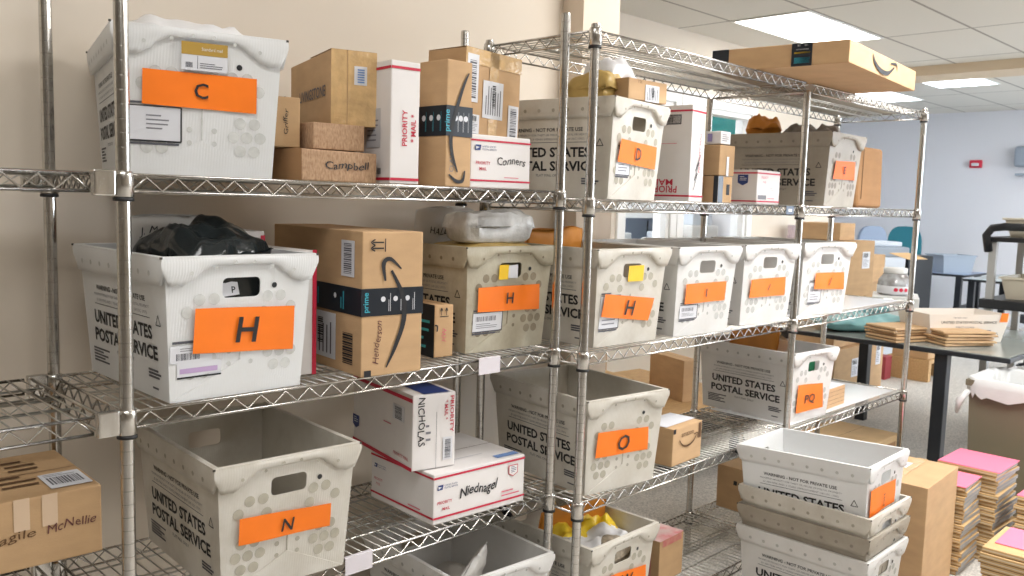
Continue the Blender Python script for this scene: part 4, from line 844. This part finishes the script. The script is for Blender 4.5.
# boxes on the low cart behind the O tub
e=empty('low_cart',(3.72,2.55,FLOOR),-6,'low dark cart with a pale wooden deck behind the shelving','cart')
mb=MB(); mb.bbox((0,0,.31),(.82,.98,.34),WOOD,.004); mb.build('deck',e); mb=MB(); mb.bbox((.02,.02,.20),(.80,.96,.308),DARK,.006); mb.build('frame',e)
for x in (.1,.72):
    for y in (.1,.85):
        mb=MB(); mb.tube([(x,y-.018,.055),(x,y+.018,.055)],.055,DARK,16); mb.bbox((x-.02,y-.028,.055),(x+.02,y+.028,.20),CHROME,.003); mb.build('caster',e)
DZ=FLOOR+.3405
carton('parcel_box',(4.02,2.68,DZ),-18.5,.105,.32,.235,CARD,'plain brown box near the front edge of the low cart',group='cartons on the low cart')
carton('parcel_box',(3.80,2.99,DZ),-16,.14,.30,.10,CARD4,'shallow brown box on the low cart beside the O tub corner',group='cartons on the low cart')
carton('parcel_box',(3.78,3.30,DZ),-16,.26,.14,.25,CARD,'squarish brown box at the back of the low cart',group='cartons on the low cart')
carton('storage_carton',(4.80,1.98,FLOOR),0,.50,.42,.10,CARD4,'flat worn carton lying on the floor past the far shelving',decs=[('F','tape',.1,.1,.9,.6,CARD3)])
# beyond the windows
e=empty('wall_cabinet',(6.0,5.6,FLOOR),0,'white and slate cabinet seen through the windows','cabinet')
mb=MB(); mb.bbox((0,0,1.28),(2.28,.5,2.3),mat('cabinet_white',(236,238,242),.4),.004); mb.build('upper_cabinet',e); mb=MB(); SL=mat('slate_cabinet',(128,142,164),.5)
mb.bbox((0,.1,0),(2.28,.5,1.28),SL,.004)
for i in range(1,4): mb.box((i*.57-.004,.09,.05),(i*.57+.004,.1,1.25),DARK)
mb.build('lower_cabinet',e)
for x,w,h,z,lb in [(6.75,.5,.22,-.42,'white paper tray on the counter seen through the left window'),(8.25,.5,.42,-.42,'white printer on the counter seen through the right window'),(7.85,.28,.22,-.42,'small white box beside the printer seen through the right window')]:
    e=empty('office_machine',(x*.93,5.1,-.50),0,lb,'office equipment'); mb=MB(); mb.bbox((0,0,0),(w,.38,h*.7),PAPER,.02); mb.build('machine_body',e); mb=MB(); mb.bbox((.05,.03,h*.7),(w-.08,.34,h),mat('pale_machine',(206,214,224),.4),.012); mb.build('machine_lid',e)
mb=MB(); mb.bbox((5.6,5.05,FLOOR),(8.25,5.55,-.501),mat('counter_laminate',(206,206,208),.5),.004); tag(mb.build('counter'),'long pale counter behind the windows','counter')
e=empty('wall_banner',(6.25,4.30,.30),0,'teal and yellow banner hanging behind the right window','banner'); 
mb=MB(); mb.bbox((.44,0,0),(1.15,.006,.55),mat('teal_banner',(40,176,190),.6,rgb2=(80,200,206),nscale=5),.001,0,1); mb.build('teal_panel',e); mb=MB(); mb.bbox((.27,0,0),(.438,.006,.55),mat('yellow_banner',(236,206,50),.6),.001,0,1); mb.build('yellow_panel',e)
mb=MB(); mb.bbox((0,0,-.09),(.26,.20,.06),mat('apricot_card',(224,176,120),.7),.004); place(mb.build('orange_carton'),(6.95,3.64,-.44),0,'small orange-brown carton on the long wall ledge','cardboard box')
mb=MB(); mb.bbox((6.85,3.55,-.56),(8.1,3.905,-.532),WHITE,.003); tag(mb.build('wall_ledge'),'white ledge fixed along the long wall','shelf')
mb=MB(); mb.bbox((0,0,0),(.16,.22,.38),mat('mixed_spines',(170,150,170),.6,rgb2=(220,214,220),nscale=40,stretch=(8,8,.4)),.004); place(mb.build('binder_rack'),(7.3,3.62,-.531),0,'rack of pale purple and white binders on the ledge','binder rack')
# office furniture against the far wall
def chair(loc,rz,M,label):
    e=empty('office_chair',loc,rz,label,'office chair')
    mb=MB(); F=Frame((0,-.03,0),(1,0,0),(0,0,1)); pts=[(.21*math.copysign(abs(math.cos(t))**.6,math.cos(t)),.95+.29*math.copysign(abs(math.sin(t))**.75,math.sin(t))) for t in [2*PI*k/28 for k in range(28)]]; mb.slab(F,pts,.05,M); o=mb.build('backrest',e); o.location=(0,.05,0)
    mb=MB(); mb.bbox((-.24,-.48,.42),(.24,-.02,.50),M,.03,0,3); mb.build('seat',e)
    mb=MB(); mb.tube([(0,-.25,.08),(0,-.25,.42)],.03,DARK,10); mb.build('gas_post',e); mb=MB(); mb.tube([(0,-.22,.42),(0,.05,.46),(0,.05,.75)],.018,DARK,8); mb.build('back_bracket',e)
    mb=MB()
    for a in range(5): t=2*PI*a/5; mb.tube([(0,-.25,.09),(.28*math.cos(t),-.25+.28*math.sin(t),.05)],[.022,.014],DARK,8)
    mb.build('star_base',e)
    for a in range(5):
        t=2*PI*a/5; mb=MB(); mb.tube([(.28*math.cos(t)-.015,-.25+.28*math.sin(t),.026),(.28*math.cos(t)+.015,-.25+.28*math.sin(t),.026)],.026,DARK,10); mb.build('caster',e)
    for sx in (-1,1):
        mb=MB(); mb.tube([(sx*.26,-.1,.44),(sx*.28,-.12,.66),(sx*.28,-.36,.67)],.016,DARK,7); mb.build('armrest',e)
    return e
chair((10.95,4.60,FLOOR),150,mat('pale_blue_fabric',(150,164,184),.8),'pale blue-grey office chair near the far wall')
chair((11.72,4.50,FLOOR),100,mat('teal_fabric',(44,120,134),.8),'teal office chair near the far wall')
chair((8.95,1.95,FLOOR),130,mat('charcoal_fabric',(44,46,52),.8),'black office chair beside the utility cart')
table((10.55,3.35,FLOOR),.75,.95,.735,mat('blue_grey_top',(130,146,172),.4),'blue-grey desk with black legs near the far wall',[(.06,.08),(.06,.48),(.06,.87),(.69,.08),(.69,.87)],bar=True)
table((10.0,2.30,FLOOR),1.2,.9,.735,mat('pale_green_glass_top',(170,186,186),.1),'pale green glass-topped table by the far wall',[(.06,.08),(.06,.82),(1.14,.08),(1.14,.82)])
def bin_(loc,rz,w,d,h,M,label,cat='bin',k=.86):
    mb=tub_like(w,d,h,k,M); mb.bbox((-w/2-.01,-d/2-.01,h-.015),(w/2+.01,-d/2,h),M,.003); mb.bbox((-w/2-.01,d/2,h-.015),(w/2+.01,d/2+.01,h),M,.003)
    mb.bbox((-w/2-.01,-d/2,h-.015),(-w/2,d/2,h),M,.003); mb.bbox((w/2,-d/2,h-.015),(w/2+.01,d/2,h),M,.003)
    return place(mb.build('storage_bin'),loc,rz,label,cat)
bin_((10.85,3.62,-.694),-35,.42,.32,.21,GREYP,'grey-blue plastic bin on the blue-grey desk','storage bin')
bin_((10.85,4.04,-.694),-30,.40,.30,.13,PAPER,'white paper tray on the blue-grey desk','tray')
e=empty('desk_printer',(9.0,3.50,FLOOR),-40,'grey printer on a dark stand behind the jar','printer')
mb=MB(); mb.bbox((-.02,-.22,0),(.24,.22,1.0),DARK,.01); mb.build('stand',e); mb=MB(); mb.bbox((-.56,-.24,0),(-.055,.24,.98),mat('pale_machine',(206,214,224),.4),.01); mb.build('side_cabinet',e); mb=MB(); mb.bbox((-.60,-.24,.981),(-.02,.24,1.08),GREYP,.02); mb.build('printer_body',e); mb=MB(); mb.bbox((-.54,-.2,1.081),(-.08,.2,1.13),mat('pale_machine',(206,214,224),.4),.015); mb.build('printer_lid',e)
mb=MB(); mb.lathe([(.05,0),(.06,.02),(.06,.13),(.03,.19),(.02,.2)],mat('white_jug_plastic',(226,230,238),.4),16); place(mb.build('white_jug'),(10.3,2.62,-.694),0,'white plastic jug on the glass-topped table','jug')
# utility cart
e=empty('utility_cart',(5.96,1.08,FLOOR),0,'grey and black utility cart at the right picture edge','utility cart')
GP=mat('grey_painted_steel',(172,172,170),.4); BK=mat('black_plastic',(26,28,32),.4)
for x in (.03,.62):
    for y in (.04,.67):
        mb=MB(); mb.bbox((x-.022,y-.022,.08),(x+.022,y+.022,1.26),GP,.004); mb.build('cart_post',e)
        mb=MB(); mb.tube([(x,y-.016,.04),(x,y+.016,.04)],.04,BK,14); mb.build('caster',e)
for z in (.16,.84): mb=MB(); mb.bbox((-.02,-.01,z),(.67,.72,z+.06),BK,.01); mb.build('cart_shelf',e)
mb=MB(); mb.bbox((-.02,-.01,1.26),(.67,.72,1.29),BK,.008); mb.build('top_shelf',e)
mb=MB(); mb.tube([(.0,.69,1.20),(-.03,.70,1.30),(-.03,.67,1.345),(-.03,.60,1.355),(-.03,.05,1.355)],.025,BK,10); mb.build('push_handle',e)
bin_((6.24,1.48,FLOOR+.901),0,.40,.46,.14,BEIGEP,'beige mail bin on the middle tray of the utility cart','storage bin')
bin_((6.26,1.47,FLOOR+1.291),0,.42,.50,.12,BEIGEP,'beige mail bin on top of the utility cart','storage bin')
crumple('paper_mailer',(6.24,1.42,FLOOR+.96),10,.24,.30,.10,PAPER,'white crumpled mail in the bin on the cart','mailer',71,amp=.4)
bin_((6.27,1.46,FLOOR+.221),0,.42,.46,.20,PAPER,'white bin on the lowest tray of the utility cart','storage bin')
# fire alarm and dispenser on the far wall
e=empty('wall_mounted_alarm',(12.35,3.90,.645),0,'red fire alarm strobe on the far wall','fire alarm'); mb=MB(); mb.bbox((-.035,-.075,-.05),(-.001,.075,.05),mat('alarm_red',(206,40,66),.4),.006); mb.build('alarm_body',e); mb=MB(); mb.bbox((-.06,-.045,-.028),(-.0355,.045,.012),LABEL,.01); mb.build('strobe_lens',e)
e=empty('wall_mounted_dispenser',(12.35,3.33,.62),0,'grey hand sanitiser dispenser on the far wall','dispenser'); mb=MB(); mb.bbox((-.14,-.10,-.02),(-.001,.10,.24),GREYP,.05,0,4); mb.build('dispenser_body',e); mb=MB(); mb.bbox((-.15,-.07,-.13),(-.001,.07,-.10),GREYP,.012); mb.build('drip_tray',e)
# ------------------------------------------------------------------ world, camera, colour
w=bpy.data.worlds.new('world'); SC.world=w; w.use_nodes=True; bg=w.node_tree.nodes['Background']; bg.inputs[0].default_value=(.80,.89,1,1); bg.inputs[1].default_value=12.5
F_,PITCH,ROLL,YAW=869.49,.1008,.0296,.7824
fw=Vector((math.sin(YAW)*math.cos(PITCH),math.cos(YAW)*math.cos(PITCH),-math.sin(PITCH))); rt=Vector((math.cos(YAW),-math.sin(YAW),0)); up=rt.cross(fw)
c,s=math.cos(ROLL),math.sin(ROLL); r2=rt*c+up*s; u2=rt*-s+up*c
cam=bpy.data.cameras.new('camera'); co=bpy.data.objects.new('camera',cam); COL.objects.link(co)
co.matrix_world=Matrix(((r2.x,u2.x,-fw.x,0),(r2.y,u2.y,-fw.y,0),(r2.z,u2.z,-fw.z,0),(0,0,0,1)))
cam.sensor_width=36; cam.lens=F_*36/1024; cam.clip_start=.05; cam.clip_end=60
cam.dof.use_dof=True; cam.dof.focus_distance=2.1; cam.dof.aperture_fstop=8.0
SC.camera=co
SC.view_settings.view_transform='Standard'; SC.view_settings.look='None'; SC.view_settings.gamma=1; SC.view_settings.exposure=0.0; SC.view_settings.use_curve_mapping=False
SC.cycles.use_denoising=True; SC.cycles.max_bounces=8; SC.cycles.diffuse_bounces=4; SC.cycles.glossy_bounces=4; SC.cycles.transmission_bounces=6
